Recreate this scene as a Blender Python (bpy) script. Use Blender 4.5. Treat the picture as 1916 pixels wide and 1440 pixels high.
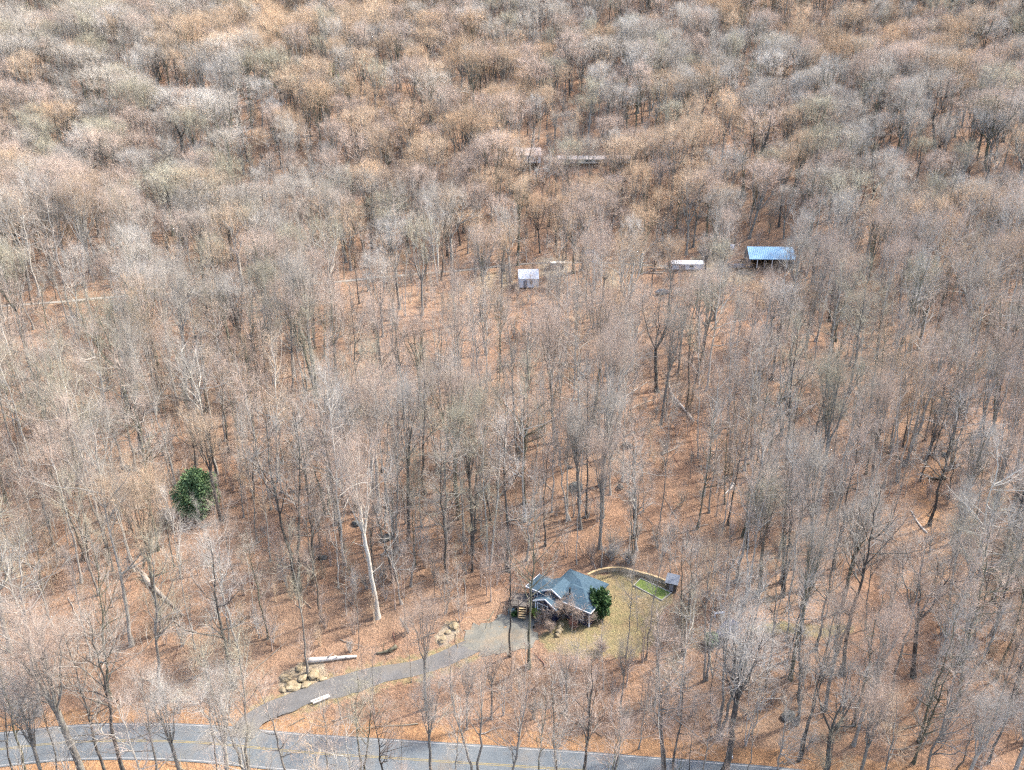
import bpy, bmesh, math, random
import numpy as np
from mathutils import Vector, Matrix

for o in list(bpy.data.objects):
    bpy.data.objects.remove(o)
scene = bpy.context.scene
COL = scene.collection
rng = np.random.default_rng(11)
random.seed(11)
PI = math.pi

# ------------------------------------------------------------------ camera
CAM_H, PITCH, FPX = 65.0, math.radians(20.0), 1340.0
cam_d = bpy.data.cameras.new('camera')
cam_d.sensor_width = 36.0
cam_d.lens = 36.0 * FPX / 1916.0
cam_d.clip_start, cam_d.clip_end = 1.0, 5000.0
cam = bpy.data.objects.new('camera', cam_d)
cam.location = (0, 0, CAM_H)
cam.rotation_euler = (PI / 2 - PITCH, 0, 0)
COL.objects.link(cam)
scene.camera = cam

# ------------------------------------------------------------------ sky, sun, exposure
SUN_DIR = Vector((0.62, 0.24, 0.76)).normalized()        # towards the sun: back right, high
world = bpy.data.worlds.new('World')
scene.world = world
world.use_nodes = True
wn, wl = world.node_tree.nodes, world.node_tree.links
wn.clear()
w_out = wn.new('ShaderNodeOutputWorld')
w_bg = wn.new('ShaderNodeBackground')
w_sky = wn.new('ShaderNodeTexSky')
w_sky.sky_type = 'NISHITA'
w_sky.sun_disc = False
w_sky.sun_elevation = math.asin(SUN_DIR.z)
w_sky.sun_rotation = math.atan2(SUN_DIR.x, SUN_DIR.y)
w_sky.air_density, w_sky.dust_density, w_sky.ozone_density = .9, 3.0, .7
w_bg.inputs['Strength'].default_value = 0.15
wl.new(w_sky.outputs[0], w_bg.inputs['Color'])
wl.new(w_bg.outputs[0], w_out.inputs['Surface'])
sun_d = bpy.data.lights.new('sun', 'SUN')
sun_d.energy, sun_d.angle, sun_d.color = 2.1, math.radians(2.5), (1.0, 0.945, 0.865)
sun = bpy.data.objects.new('sun', sun_d)
sun.rotation_euler = SUN_DIR.to_track_quat('Z', 'Y').to_euler()
sun.location = (100, 100, 300)
COL.objects.link(sun)
vs = scene.view_settings
vs.view_transform, vs.look, vs.gamma, vs.exposure = 'Standard', 'None', 1.0, 2.2
vs.use_curve_mapping = False
scene.render.engine = 'CYCLES'
cy = scene.cycles
cy.max_bounces, cy.diffuse_bounces, cy.glossy_bounces = 4, 3, 2
cy.transmission_bounces, cy.transparent_max_bounces, cy.volume_bounces = 2, 8, 1
cy.use_adaptive_sampling, cy.adaptive_threshold = True, 0.02
cy.use_denoising = False
cy.filter_width = 1.3

# ------------------------------------------------------------------ projection helpers
CP, SP = math.cos(PITCH), math.sin(PITCH)


def project(p):
    p = np.asarray(p, float)
    x, y, z = p[..., 0], p[..., 1], p[..., 2] - CAM_H
    d = y * CP - z * SP
    u = y * SP + z * CP
    return 958 + FPX * x / d, 720 - FPX * u / d, d


# ------------------------------------------------------------------ terrain
_PY = np.array([-80, 20, 50, 60, 70, 78, 90, 98, 112, 138, 170, 212, 265, 330, 396, 460, 560, 760.0])
_PZ = np.array([-16, -10, -6.6, -5.2, -4.6, -2.6, 0, 1.0, 3.6, 9.5, 17, 29.5, 54, 88, 123, 158, 205, 270.0])


def _pchip(xs, ys):
    h = np.diff(xs); dl = np.diff(ys) / h
    m = np.zeros_like(ys)
    m[1:-1] = np.where(dl[:-1] * dl[1:] > 0, 2 * dl[:-1] * dl[1:] / (dl[:-1] + dl[1:] + 1e-12), 0)
    m[0], m[-1] = dl[0], dl[-1]

    def f(x):
        x = np.clip(x, xs[0], xs[-1])
        i = np.clip(np.searchsorted(xs, x) - 1, 0, len(xs) - 2)
        t = (x - xs[i]) / h[i]
        return ((2*t**3 - 3*t**2 + 1) * ys[i] + (t**3 - 2*t**2 + t) * h[i] * m[i]
                + (-2*t**3 + 3*t**2) * ys[i+1] + (t**3 - t**2) * h[i] * m[i+1])
    return f


PROF = _pchip(_PY, _PZ)


def smooth(a, b, x):
    t = np.clip((x - a) / (b - a), 0, 1)
    return t * t * (3 - 2 * t)


def H0(x, y):
    x = np.asarray(x, float); y = np.asarray(y, float)
    z = PROF(y)
    w = smooth(100, 300, y)
    z = z + w * (4.5 * np.sin(x / 43 + 1.3) * np.sin(y / 57 + .4) + 2.2 * np.sin(x / 19 - y / 31 + 2) + 4.0 * np.sin(y / 21 + x / 120 + .8))
    w2 = 0.25 + 0.75 * smooth(95, 150, y)
    return z + w2 * (0.8 * np.sin(x / 13.0 + y / 17.0) + 0.45 * np.sin(x / 6.1 - y / 7.3 + 1.1))


def march(px, py, H=H0, lift=0.0):
    px = np.atleast_1d(np.asarray(px, float)); py = np.atleast_1d(np.asarray(py, float))
    dx = (px - 958) / FPX; du = (720 - py) / FPX
    dirs = np.stack([dx, CP + du * SP, -SP + du * CP], -1)
    t = np.arange(25, 900, 0.5)
    X = dirs[:, None, 0] * t; Y = dirs[:, None, 1] * t; Z = CAM_H + dirs[:, None, 2] * t
    g = Z - H(X, Y) - lift
    out = np.zeros((len(px), 3))
    for i in range(len(px)):
        k = np.argmax(g[i] < 0)
        if g[i, k] >= 0: k = len(t) - 1
        a, b = g[i, k-1], g[i, k]
        tt = t[k-1] + 0.5 * a / (a - b + 1e-9)
        out[i] = dirs[i] * tt
        out[i, 2] += CAM_H
    return out


def resample(P, step):
    P = np.asarray(P, float)
    # Catmull-Rom, then even spacing
    Q = []
    n = len(P)
    for i in range(n - 1):
        p0, p1, p2, p3 = P[max(i-1, 0)], P[i], P[i+1], P[min(i+2, n-1)]
        for t in np.linspace(0, 1, 12, endpoint=False):
            Q.append(.5 * ((2*p1) + (p2-p0)*t + (2*p0-5*p1+4*p2-p3)*t*t + (3*p1-p0-3*p2+p3)*t**3))
    Q.append(P[-1]); Q = np.array(Q)
    s = np.r_[0, np.cumsum(np.linalg.norm(np.diff(Q[:, :2], axis=0), axis=1))]
    n = max(2, int(s[-1] / step) + 1)
    u = np.linspace(0, s[-1], n)
    return np.stack([np.interp(u, s, Q[:, k]) for k in range(3)], -1)


ROAD_PX = [(-260, 1428), (-120, 1413), (0, 1402), (50, 1396), (120, 1389), (200, 1386), (300, 1387), (400, 1392), (530, 1404),
           (640, 1412), (760, 1420), (880, 1429), (960, 1434), (1100, 1443), (1230, 1453), (1350, 1463), (1500, 1478),
           (1700, 1500), (1950, 1530), (2200, 1560)]
DRIVE_PX = [(452, 1380), (474, 1350), (520, 1323), (575, 1302), (640, 1283), (700, 1265), (770, 1250), (830, 1234), (880, 1213), (925, 1190)]
TRACK_PX = [(-40, 576), (100, 565), (190, 557), (300, 550), (420, 543), (560, 533), (640, 526), (720, 518), (800, 511), (850, 507),
            (910, 501), (960, 495), (1030, 491), (1130, 491), (1250, 499), (1330, 503)]
PAD_PX = [(868, 1192), (885, 1166), (930, 1150), (990, 1144), (1004, 1165), (1000, 1212), (962, 1236), (900, 1236)]


def pxline(px, step, sm=9):
    a = np.array(px, float)
    L = resample(march(a[:, 0], a[:, 1]), step)
    k = np.ones(sm) / sm
    zz = np.convolve(np.pad(L[:, 2], sm // 2, mode='edge'), k, mode='valid')
    L[:, 2] = zz[:len(L)]
    return L


ROAD = pxline(ROAD_PX, 2.0, 11)
DRIVE = pxline(DRIVE_PX, 1.0, 9)
TRACK = pxline(TRACK_PX, 2.0, 9)
HOUSE_Z = float(H0(8.0, 90.0))
PAD = march([p[0] for p in PAD_PX], [p[1] for p in PAD_PX])
HOUSE_C = march([1070], [1135])[0]
HOUSE_Z = HOUSE_C[2]


def line_dist(x, y, L):
    """distance to a polyline (by its vertices) and the line's height there"""
    sh = x.shape
    x = x.ravel(); y = y.ravel()
    d = np.full(x.shape, 1e9); z = np.zeros(x.shape)
    lo, hi = L[:, :2].min(0) - 12, L[:, :2].max(0) + 12
    m = (x > lo[0]) & (x < hi[0]) & (y > lo[1]) & (y < hi[1])
    if m.any():
        xs, ys = x[m], y[m]
        A, B = L[:-1], L[1:]
        best = np.full(xs.shape, 1e9); bz = np.zeros(xs.shape)
        for a, b in zip(A, B):
            ab = b[:2] - a[:2]; l2 = ab @ ab
            t = np.clip(((xs - a[0]) * ab[0] + (ys - a[1]) * ab[1]) / l2, 0, 1)
            dd = np.hypot(xs - a[0] - t * ab[0], ys - a[1] - t * ab[1])
            u = dd < best
            best[u] = dd[u]; bz[u] = (a[2] + t * (b[2] - a[2]))[u]
        d[m] = best; z[m] = bz
    return d.reshape(sh), z.reshape(sh)


def poly_sd(x, y, P):
    """signed distance to polygon, negative inside"""
    x = np.asarray(x, float); y = np.asarray(y, float)
    d = np.full(x.shape, 1e9); ins = np.zeros(x.shape, bool)
    n = len(P)
    for i in range(n):
        a, b = P[i], P[(i + 1) % n]
        ab = b[:2] - a[:2]; l2 = ab @ ab
        t = np.clip(((x - a[0]) * ab[0] + (y - a[1]) * ab[1]) / l2, 0, 1)
        d = np.minimum(d, np.hypot(x - a[0] - t * ab[0], y - a[1] - t * ab[1]))
        c = ((a[1] > y) != (b[1] > y)) & (x < (b[0] - a[0]) * (y - a[1]) / (b[1] - a[1] + 1e-12) + a[0])
        ins ^= c
    return np.where(ins, -d, d)


ROAD_W, DRIVE_W, TRACK_W = 2.75, 1.55, 1.2


def H(x, y):
    x = np.asarray(x, float); y = np.asarray(y, float)
    z = H0(x, y)
    dh = np.hypot(x - HOUSE_C[0], y - HOUSE_C[1])
    z = z + (HOUSE_Z - z) * (1 - smooth(9, 15, dh))
    dp = poly_sd(x, y, PAD)
    padz = PAD[:, 2].mean() * .5 + HOUSE_Z * .5
    z = z + (padz - .1 - z) * (1 - smooth(.3, 4, dp))
    for L, w, f in ((TRACK, TRACK_W, 3.0), (DRIVE, DRIVE_W, 2.5), (ROAD, ROAD_W, 3.5)):
        d, lz = line_dist(np.atleast_1d(x), np.atleast_1d(y), L)
        d = d.reshape(x.shape); lz = lz.reshape(x.shape)
        z = np.where(d < w + f, z + (lz - z) * (1 - smooth(w + .5, w + f, d)), z)
    return z


def ground_z(x, y):
    return float(H(np.array([x]), np.array([y]))[0])


def at(px, py):
    """where the ray through a photo pixel meets the ground"""
    return march([px], [py], H)[0]


# ------------------------------------------------------------------ material helpers
def new_mat(name, rough=0.9, spec=0.2):
    m = bpy.data.materials.new(name)
    m.use_nodes = True
    n, l = m.node_tree.nodes, m.node_tree.links
    b = n['Principled BSDF']
    b.inputs['Roughness'].default_value = rough
    b.inputs['Specular IOR Level'].default_value = spec
    return m, n, l, b


def noise(n, l, scale, detail=4, vec=None, rough=.55, lo=None, hi=None):
    t = n.new('ShaderNodeTexNoise')
    t.inputs['Scale'].default_value = scale
    t.inputs['Detail'].default_value = detail
    t.inputs['Roughness'].default_value = rough
    if vec is not None: l.new(vec, t.inputs['Vector'])
    out = t.outputs['Fac']
    if lo is not None:
        r = n.new('ShaderNodeMapRange')
        r.inputs['From Min'].default_value, r.inputs['From Max'].default_value = lo, hi
        l.new(out, r.inputs['Value']); out = r.outputs[0]
    return out


def mixc(n, l, fac, a, b, mode='MIX'):
    m = n.new('ShaderNodeMix'); m.data_type = 'RGBA'; m.blend_type = mode
    for s, v in ((m.inputs[0], fac), (m.inputs[6], a), (m.inputs[7], b)):
        if isinstance(v, (int, float)): s.default_value = v
        elif isinstance(v, tuple): s.default_value = (*v, 1) if len(v) == 3 else v
        else: l.new(v, s)
    return m.outputs[2]


def math_(n, l, op, a, b):
    m = n.new('ShaderNodeMath'); m.operation = op
    for s, v in ((m.inputs[0], a), (m.inputs[1], b)):
        if isinstance(v, (int, float)): s.default_value = v
        else: l.new(v, s)
    return m.outputs[0]


def bump(n, l, b, h, strength=.5, dist=.1):
    k = n.new('ShaderNodeBump')
    k.inputs['Strength'].default_value = strength; k.inputs['Distance'].default_value = dist
    l.new(h, k.inputs['Height']); l.new(k.outputs[0], b.inputs['Normal'])


def objco(n):
    return n.new('ShaderNodeTexCoord').outputs['Object']


def simple_mat(name, c1, c2, scale=6.0, rough=.8, spec=.25, bmp=.15, bd=.02, metallic=0):
    m, n, l, b = new_mat(name, rough, spec)
    v = objco(n)
    f = noise(n, l, scale, 5, v, lo=.3, hi=.7)
    l.new(mixc(n, l, f, c1, c2), b.inputs['Base Color'])
    b.inputs['Metallic'].default_value = metallic
    if bmp: bump(n, l, b, noise(n, l, scale * 3, 3, v), bmp, bd)
    return m


M = {}


def tint_attr(n, l, name, vec):
    a = n.new('ShaderNodeAttribute'); a.attribute_type = 'INSTANCER'; a.attribute_name = name
    return a.outputs['Color'] if vec else a.outputs['Fac']


def bark_mat():
    m, n, l, b = new_mat('bark', .9, .15)
    co = objco(n)
    mp = n.new('ShaderNodeMapping'); mp.inputs['Scale'].default_value = (1, 1, .22)
    l.new(co, mp.inputs['Vector'])
    t = tint_attr(n, l, 'bark', True)
    f = noise(n, l, 9, 6, mp.outputs[0], .65, .3, .72)
    c = mixc(n, l, 1.0, t, mixc(n, l, f, (.45, .45, .42), (1.35, 1.32, 1.28)), 'MULTIPLY')
    lich = noise(n, l, .9, 4, co, .6, .52, .66)
    c = mixc(n, l, math_(n, l, 'MULTIPLY', lich, .35), c, (.33, .34, .27))
    l.new(c, b.inputs['Base Color'])
    bump(n, l, b, f, .6, .05)
    return m


def twig_mat():
    m, n, l, b = new_mat('twigs', .85, .15)
    t = tint_attr(n, l, 'tint', True)
    f = noise(n, l, .35, 3, objco(n), .6, .3, .7)
    c = mixc(n, l, 1.0, t, mixc(n, l, f, (.78, .76, .75), (1.2, 1.2, 1.2)), 'MULTIPLY')
    l.new(c, b.inputs['Base Color'])
    return m


def ground_mat():
    m, n, l, b = new_mat('leaf_litter', .95, .1)
    co = objco(n)
    big = noise(n, l, .045, 4, co, .55, .35, .65)
    mid = noise(n, l, .33, 6, co, .65, .32, .68)
    fine = noise(n, l, 2.3, 6, co, .7, .3, .7)
    c = mixc(n, l, mid, (.25, .125, .066), (.44, .25, .145))
    c = mixc(n, l, math_(n, l, 'MULTIPLY', big, .6), c, (.36, .24, .155))
    c = mixc(n, l, 1.0, c, mixc(n, l, fine, (.58, .56, .55), (1.3, 1.3, 1.28)), 'MULTIPLY')
    vo = n.new('ShaderNodeTexVoronoi'); vo.inputs['Scale'].default_value = 3.2; l.new(co, vo.inputs['Vector'])
    lf = n.new('ShaderNodeMapRange'); lf.inputs['From Min'].default_value = .16; lf.inputs['From Max'].default_value = .05
    l.new(vo.outputs['Distance'], lf.inputs['Value'])
    c = mixc(n, l, math_(n, l, 'MULTIPLY', lf.outputs[0], .55), c, (.55, .36, .22))
    # twiggy dark debris
    mp = n.new('ShaderNodeMapping'); mp.inputs['Scale'].default_value = (1, .35, 1); mp.inputs['Rotation'].default_value = (0, 0, .7)
    l.new(co, mp.inputs['Vector'])
    deb = noise(n, l, 1.7, 8, mp.outputs[0], .75, .57, .66)
    c = mixc(n, l, math_(n, l, 'MULTIPLY', deb, .6), c, (.085, .06, .045))
    at_ = n.new('ShaderNodeAttribute'); at_.attribute_name = 'cover'
    sp = n.new('ShaderNodeSeparateColor'); l.new(at_.outputs['Color'], sp.inputs[0])

    def edge(ch, sc=.9):
        e = math_(n, l, 'ADD', sp.outputs[ch], math_(n, l, 'MULTIPLY', math_(n, l, 'SUBTRACT', noise(n, l, sc, 5, co, .65), .5), 1.1))
        r = n.new('ShaderNodeMapRange'); r.inputs['From Min'].default_value = .4; r.inputs['From Max'].default_value = .62
        l.new(e, r.inputs['Value']); return r.outputs[0]
    g1 = noise(n, l, .55, 5, co, .6, .35, .65)
    g2 = noise(n, l, 3.5, 5, co, .7, .3, .7)
    grass = mixc(n, l, g1, (.31, .235, .115), (.24, .225, .09))
    grass = mixc(n, l, 1.0, grass, mixc(n, l, g2, (.65, .65, .6), (1.3, 1.3, 1.25)), 'MULTIPLY')
    c = mixc(n, l, math_(n, l, 'MULTIPLY', edge(0), .85), c, grass)
    soil = mixc(n, l, g1, (.36, .26, .15), (.52, .43, .30))
    soil = mixc(n, l, 1.0, soil, mixc(n, l, fine, (.6, .6, .6), (1.2, 1.2, 1.2)), 'MULTIPLY')
    c = mixc(n, l, edge(1), c, soil)
    orange = mixc(n, l, mid, (.40, .195, .08), (.54, .295, .135))
    orange = mixc(n, l, 1.0, orange, mixc(n, l, fine, (.62, .6, .58), (1.25, 1.25, 1.2)), 'MULTIPLY')
    c = mixc(n, l, math_(n, l, 'MULTIPLY', edge(2, .5), .9), c, orange)
    c = mixc(n, l, .22, c, (.30, .245, .20))
    c = mixc(n, l, 1.0, c, (.82, .83, .84), 'MULTIPLY')
    l.new(c, b.inputs['Base Color'])
    h = math_(n, l, 'ADD', fine, math_(n, l, 'MULTIPLY', noise(n, l, 7, 3, co), .5))
    bump(n, l, b, h, 1.0, .22)
    return m


def asphalt_mat(name, a, bcol, dust, amount):
    m, n, l, b = new_mat(name, .88, .25)
    co = objco(n)
    c = mixc(n, l, noise(n, l, .5, 5, co, .6, .3, .7), a, bcol)
    c = mixc(n, l, 1.0, c, mixc(n, l, noise(n, l, 14, 4, co, .7, .3, .7), (.8, .8, .8), (1.2, 1.2, 1.2)), 'MULTIPLY')
    c = mixc(n, l, math_(n, l, 'MULTIPLY', noise(n, l, .23, 6, co, .7, .5, .75), amount), c, dust)
    l.new(c, b.inputs['Base Color'])
    bump(n, l, b, noise(n, l, 25, 2, co), .3, .02)
    return m


M['bark'] = bark_mat()
M['twigs'] = twig_mat()
M['ground'] = ground_mat()
M['road'] = asphalt_mat('road_asphalt', (0.080, 0.094, 0.105), (0.108, 0.120, 0.128), (0.15, 0.125, 0.095), .6)
M['drive'] = asphalt_mat('driveway_asphalt', (0.085, 0.083, 0.080), (0.120, 0.117, 0.113), (0.150, 0.125, 0.090), .6)
M['pad'] = asphalt_mat('parking_gravel', (.105, .105, .092), (.15, .145, .122), (.20, .15, .095), 1.0)
M['track'] = asphalt_mat('pale_gravel', (0.210, 0.190, 0.160), (0.280, 0.260, 0.230), (0.170, 0.110, 0.065), .7)
M['yellow'] = simple_mat('yellow_paint', (.24, .18, .06), (.15, .13, .08), 1.2)
M['white_line'] = simple_mat('white_paint', (.33, .33, .32), (.17, .17, .17), 1.0)
M['roof'] = simple_mat('slate_shingles', (.032, .062, .086), (.052, .086, .113), 2.5, .85, .2, .4, .03)
M['navy'] = simple_mat('navy_siding', (0.013, 0.015, 0.042), (0.020, 0.024, 0.056), 3, .7)
M['white'] = simple_mat('white_trim', (0.518, 0.533, 0.562), (0.576, 0.576, 0.576), 3, .6)
M['glass'] = simple_mat('dark_glass', (.03, .04, .05), (.05, .06, .07), 2, .12, .6, 0)
M['deck'] = simple_mat('weathered_deck', (.075, .068, .06), (.12, .11, .10), 4)
M['rail'] = simple_mat('dark_timber', (.05, .04, .033), (.09, .07, .055), 5)
M['tread'] = simple_mat('new_timber', (0.350, 0.252, 0.133), (0.434, 0.322, 0.182), 5)
M['tanwood'] = simple_mat('tan_timber', (0.338, 0.260, 0.169), (0.429, 0.351, 0.247), 4)
M['turf'] = simple_mat('green_turf', (.085, .125, .028), (.15, .19, .05), 1.6, .9, .1, .6, .05)
M['log'] = simple_mat('bare_log', (0.234, 0.189, 0.143), (0.377, 0.325, 0.273), 3, .9, .1, .4, .03)
M['paleLog'] = simple_mat('bleached_log', (0.374, 0.333, 0.292), (0.503, 0.469, 0.422), 3, .9, .1, .4, .03)
M['darkLog'] = simple_mat('mossy_log', (0.065, 0.058, 0.042), (0.143, 0.130, 0.091), 3, .9, .1, .4, .03)
M['boulder'] = simple_mat('dark_boulder', (0.060, 0.063, 0.060), (0.132, 0.132, 0.120), 2.2, .9, .2, .6, .06)
M['paleRock'] = simple_mat('pale_rock', (.16, .12, .065), (.30, .25, .17), 2.2, .9, .15, .8, .1)
M['evergreen'] = simple_mat('evergreen_needles', (.055, .11, .045), (.16, .23, .10), .9, .7, .3, 0)
M['lime'] = simple_mat('lime_leaves', (0.136, 0.198, 0.025), (0.211, 0.273, 0.043), 3, .7, .3, 0)
M['darkleaf'] = simple_mat('dark_leaves', (0.021, 0.049, 0.014), (0.049, 0.098, 0.025), 2, .6, .3, 0)
M['teal'] = simple_mat('teal_tarp', (0.104, 0.182, 0.195), (0.156, 0.234, 0.247), 2)
M['blueroof'] = simple_mat('blue_metal_roof', (0.119, 0.280, 0.434), (0.175, 0.350, 0.504), .8, .45, .4, .1)
M['whitemetal'] = simple_mat('white_metal', (0.490, 0.526, 0.576), (0.576, 0.590, 0.605), 1.2, .5, .4, .1)
M['cream'] = simple_mat('cream_siding', (0.403, 0.377, 0.325), (0.481, 0.461, 0.416), 1.5)
M['pinkroof'] = simple_mat('faded_roof', (.34, .29, .27), (.42, .37, .34), 1.5)
M['greyroof'] = simple_mat('grey_roof', (.10, .115, .14), (.16, .175, .2), 2)
M['greytimber'] = simple_mat('grey_timber', (0.143, 0.137, 0.143), (0.234, 0.221, 0.227), 2)
M['rubber'] = simple_mat('rubber', (.02, .02, .02), (.03, .03, .03), 3)
M['navypaint'] = simple_mat('navy_car_paint', (.02, .025, .07), (.025, .03, .08), 1, .3, .5, 0)
M['slatepaint'] = simple_mat('slate_car_paint', (.10, .13, .16), (.13, .16, .19), 1, .3, .5, 0)


# ------------------------------------------------------------------ object helpers
def tag(o, label=None, cat=None, group=None, kind=None):
    if label: o['label'] = label
    if cat: o['category'] = cat
    if group: o['group'] = group
    if kind: o['kind'] = kind
    return o


def empty(name, loc, rz=0, rot=None):
    o = bpy.data.objects.new(name, None)
    o.location = loc
    o.rotation_euler = rot if rot else (0, 0, rz)
    o.empty_display_size = .3
    COL.objects.link(o)
    return o


def np_mesh(name, parts, mats, smooth_=True):
    """parts: list of (verts (n,3), faces (m,k), material index)"""
    me = bpy.data.meshes.new(name)
    vs_, ls, tot, mi = [], [], [], []
    off = 0
    for v, f, k in parts:
        vs_.append(v); ls.append((f + off).ravel()); tot.append(np.full(len(f), f.shape[1])); mi.append(np.full(len(f), k))
        off += len(v)
    v = np.concatenate(vs_); lo = np.concatenate(ls); t = np.concatenate(tot); mi = np.concatenate(mi)
    me.vertices.add(len(v)); me.vertices.foreach_set('co', v.astype(np.float32).ravel())
    me.loops.add(len(lo)); me.loops.foreach_set('vertex_index', lo.astype(np.int32))
    me.polygons.add(len(t))
    me.polygons.foreach_set('loop_start', np.r_[0, np.cumsum(t)[:-1]].astype(np.int32))
    me.polygons.foreach_set('material_index', mi.astype(np.int32))
    me.polygons.foreach_set('use_smooth', np.full(len(t), smooth_))
    for m in mats: me.materials.append(m)
    me.update(calc_edges=True)
    return me


def add(name, me, parent=None, loc=(0, 0, 0), rot=(0, 0, 0)):
    o = bpy.data.objects.new(name, me)
    o.location = loc; o.rotation_euler = rot
    if parent: o.parent = parent
    COL.objects.link(o)
    return o


class MB:
    """collects boxes, prisms and tubes in a bmesh and links them as one mesh object"""
    def __init__(self): self.b = bmesh.new()

    def box(self, c, s, rz=0.0, bev=0.0):
        r = bmesh.ops.create_cube(self.b, size=1.0)
        mt = Matrix.Translation(c) @ Matrix.Rotation(rz, 4, 'Z') @ Matrix.Diagonal((*s, 1))
        bmesh.ops.transform(self.b, matrix=mt, verts=r['verts'])
        if bev:
            es = list({e for v in r['verts'] for e in v.link_edges})
            bmesh.ops.bevel(self.b, geom=es, offset=bev, segments=2, affect='EDGES')
        return self

    def poly(self, pts, thick=None, d=(0, 0, 1)):
        vs_ = [self.b.verts.new(p) for p in pts]
        f = self.b.faces.new(vs_)
        if thick:
            d = Vector(d) * thick
            lo = [self.b.verts.new(Vector(p) - d) for p in pts]
            self.b.faces.new(lo[::-1])
            n = len(pts)
            for i in range(n):
                j = (i + 1) % n
                self.b.faces.new([vs_[j], vs_[i], lo[i], lo[j]])
        return self

    def beam(self, a, b, w, h):
        a, b = Vector(a), Vector(b)
        d = b - a
        q = d.to_track_quat('X', 'Z')
        r = bmesh.ops.create_cube(self.b, size=1.0)
        mt = Matrix.Translation((a + b) / 2) @ q.to_matrix().to_4x4() @ Matrix.Diagonal((d.length, w, h, 1))
        bmesh.ops.transform(self.b, matrix=mt, verts=r['verts'])
        return self

    def tube(self, pts, radii, n=8, cap=True):
        rings = []
        for i, p in enumerate(pts):
            p = Vector(p)
            t = (Vector(pts[min(i+1, len(pts)-1)]) - Vector(pts[max(i-1, 0)])).normalized()
            u = t.cross(Vector((0, 0, 1)) if abs(t.z) < .95 else Vector((1, 0, 0))).normalized()
            v = t.cross(u)
            rings.append([self.b.verts.new(p + (u * math.cos(2*PI*k/n) + v * math.sin(2*PI*k/n)) * radii[i]) for k in range(n)])
        for r0, r1 in zip(rings, rings[1:]):
            for k in range(n):
                self.b.faces.new([r0[k], r0[(k+1) % n], r1[(k+1) % n], r1[k]])
        if cap:
            self.b.faces.new(rings[0][::-1]); self.b.faces.new(rings[-1])
        return self

    def build(self, name, mat, parent=None, loc=(0, 0, 0), rot=(0, 0, 0), sm=False):
        bmesh.ops.recalc_face_normals(self.b, faces=self.b.faces)
        me = bpy.data.meshes.new(name)
        self.b.to_mesh(me); self.b.free()
        me.materials.append(mat)
        if sm:
            me.polygons.foreach_set('use_smooth', np.ones(len(me.polygons), bool))
        return add(name, me, parent, loc, rot)


# ------------------------------------------------------------------ ground sheet
def axis_grid(lo, hi, a, b, fine, coarse):
    g = list(np.arange(a, b, fine))
    x = b
    while x < hi: g.append(x); x += coarse
    x = a - coarse; pre = []
    while x > lo: pre.append(x); x -= coarse
    return np.array(pre[::-1] + g + [hi])


GX = np.concatenate([[-420, -340, -280], axis_grid(-250, 250, -95, 95, .9, 3.0), [280, 340, 420]])
GY = np.concatenate([[-70, -40, -15, 5, 20, 30], np.arange(40, 150, .8), np.arange(150, 260, 1.6), np.arange(260, 520, 4), [540, 580, 640, 700, 760]])
gx, gy = np.meshgrid(GX, GY)
gz = H(gx, gy)


def px_poly(P):
    return march([p[0] for p in P], [p[1] for p in P], H)


LAWN = px_poly([(1112, 1078), (1150, 1068), (1205, 1078), (1262, 1098), (1258, 1124), (1232, 1150), (1242, 1195), (1190, 1232), (1090, 1232),
                (1030, 1222), (1006, 1190), (1060, 1152), (1110, 1128)])
TRACK2 = px_poly([(1440, 1160), (1500, 1165), (1600, 1168), (1600, 1186), (1540, 1196), (1440, 1186), (1380, 1180)])
BANKS = [px_poly([(520, 1262), (560, 1240), (612, 1240), (606, 1275), (560, 1300), (525, 1296)]),
         px_poly([(812, 1190), (838, 1160), (858, 1165), (856, 1195), (820, 1212)])]
SOILS = [px_poly([(1300, 455), (1350, 452), (1362, 480), (1320, 492)]), px_poly([(1370, 505), (1420, 500), (1410, 530), (1360, 535)]),
         px_poly([(890, 510), (965, 502), (965, 540), (900, 545)]), px_poly([(1000, 480), (1060, 476), (1070, 510), (1010, 520)]),
         px_poly([(1130, 500), (1160, 500), (1160, 540), (1125, 540)]), px_poly([(1290, 480), (1340, 470), (1340, 520), (1290, 520)])]
ORANGE = [px_poly([(1690, 860), (1775, 840), (1780, 1000), (1740, 1080), (1690, 1010)]),
          px_poly([(250, 1250), (330, 1240), (330, 1320), (260, 1330)]),
          px_poly([(700, 780), (745, 770), (750, 960), (690, 970)]),
          px_poly([(45, 560), (80, 480), (100, 520), (90, 600)]),
          px_poly([(590, 580), (610, 570), (620, 700), (595, 720)])]
cover = np.zeros((*gx.shape, 4), np.float32)
cover[..., 3] = 1
near = (np.abs(gx) < 150) & (gy < 260)
fx, fy = gx[near], gy[near]


def soft(P, w): return 1 - smooth(-w, w, poly_sd(fx, fy, P))


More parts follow.
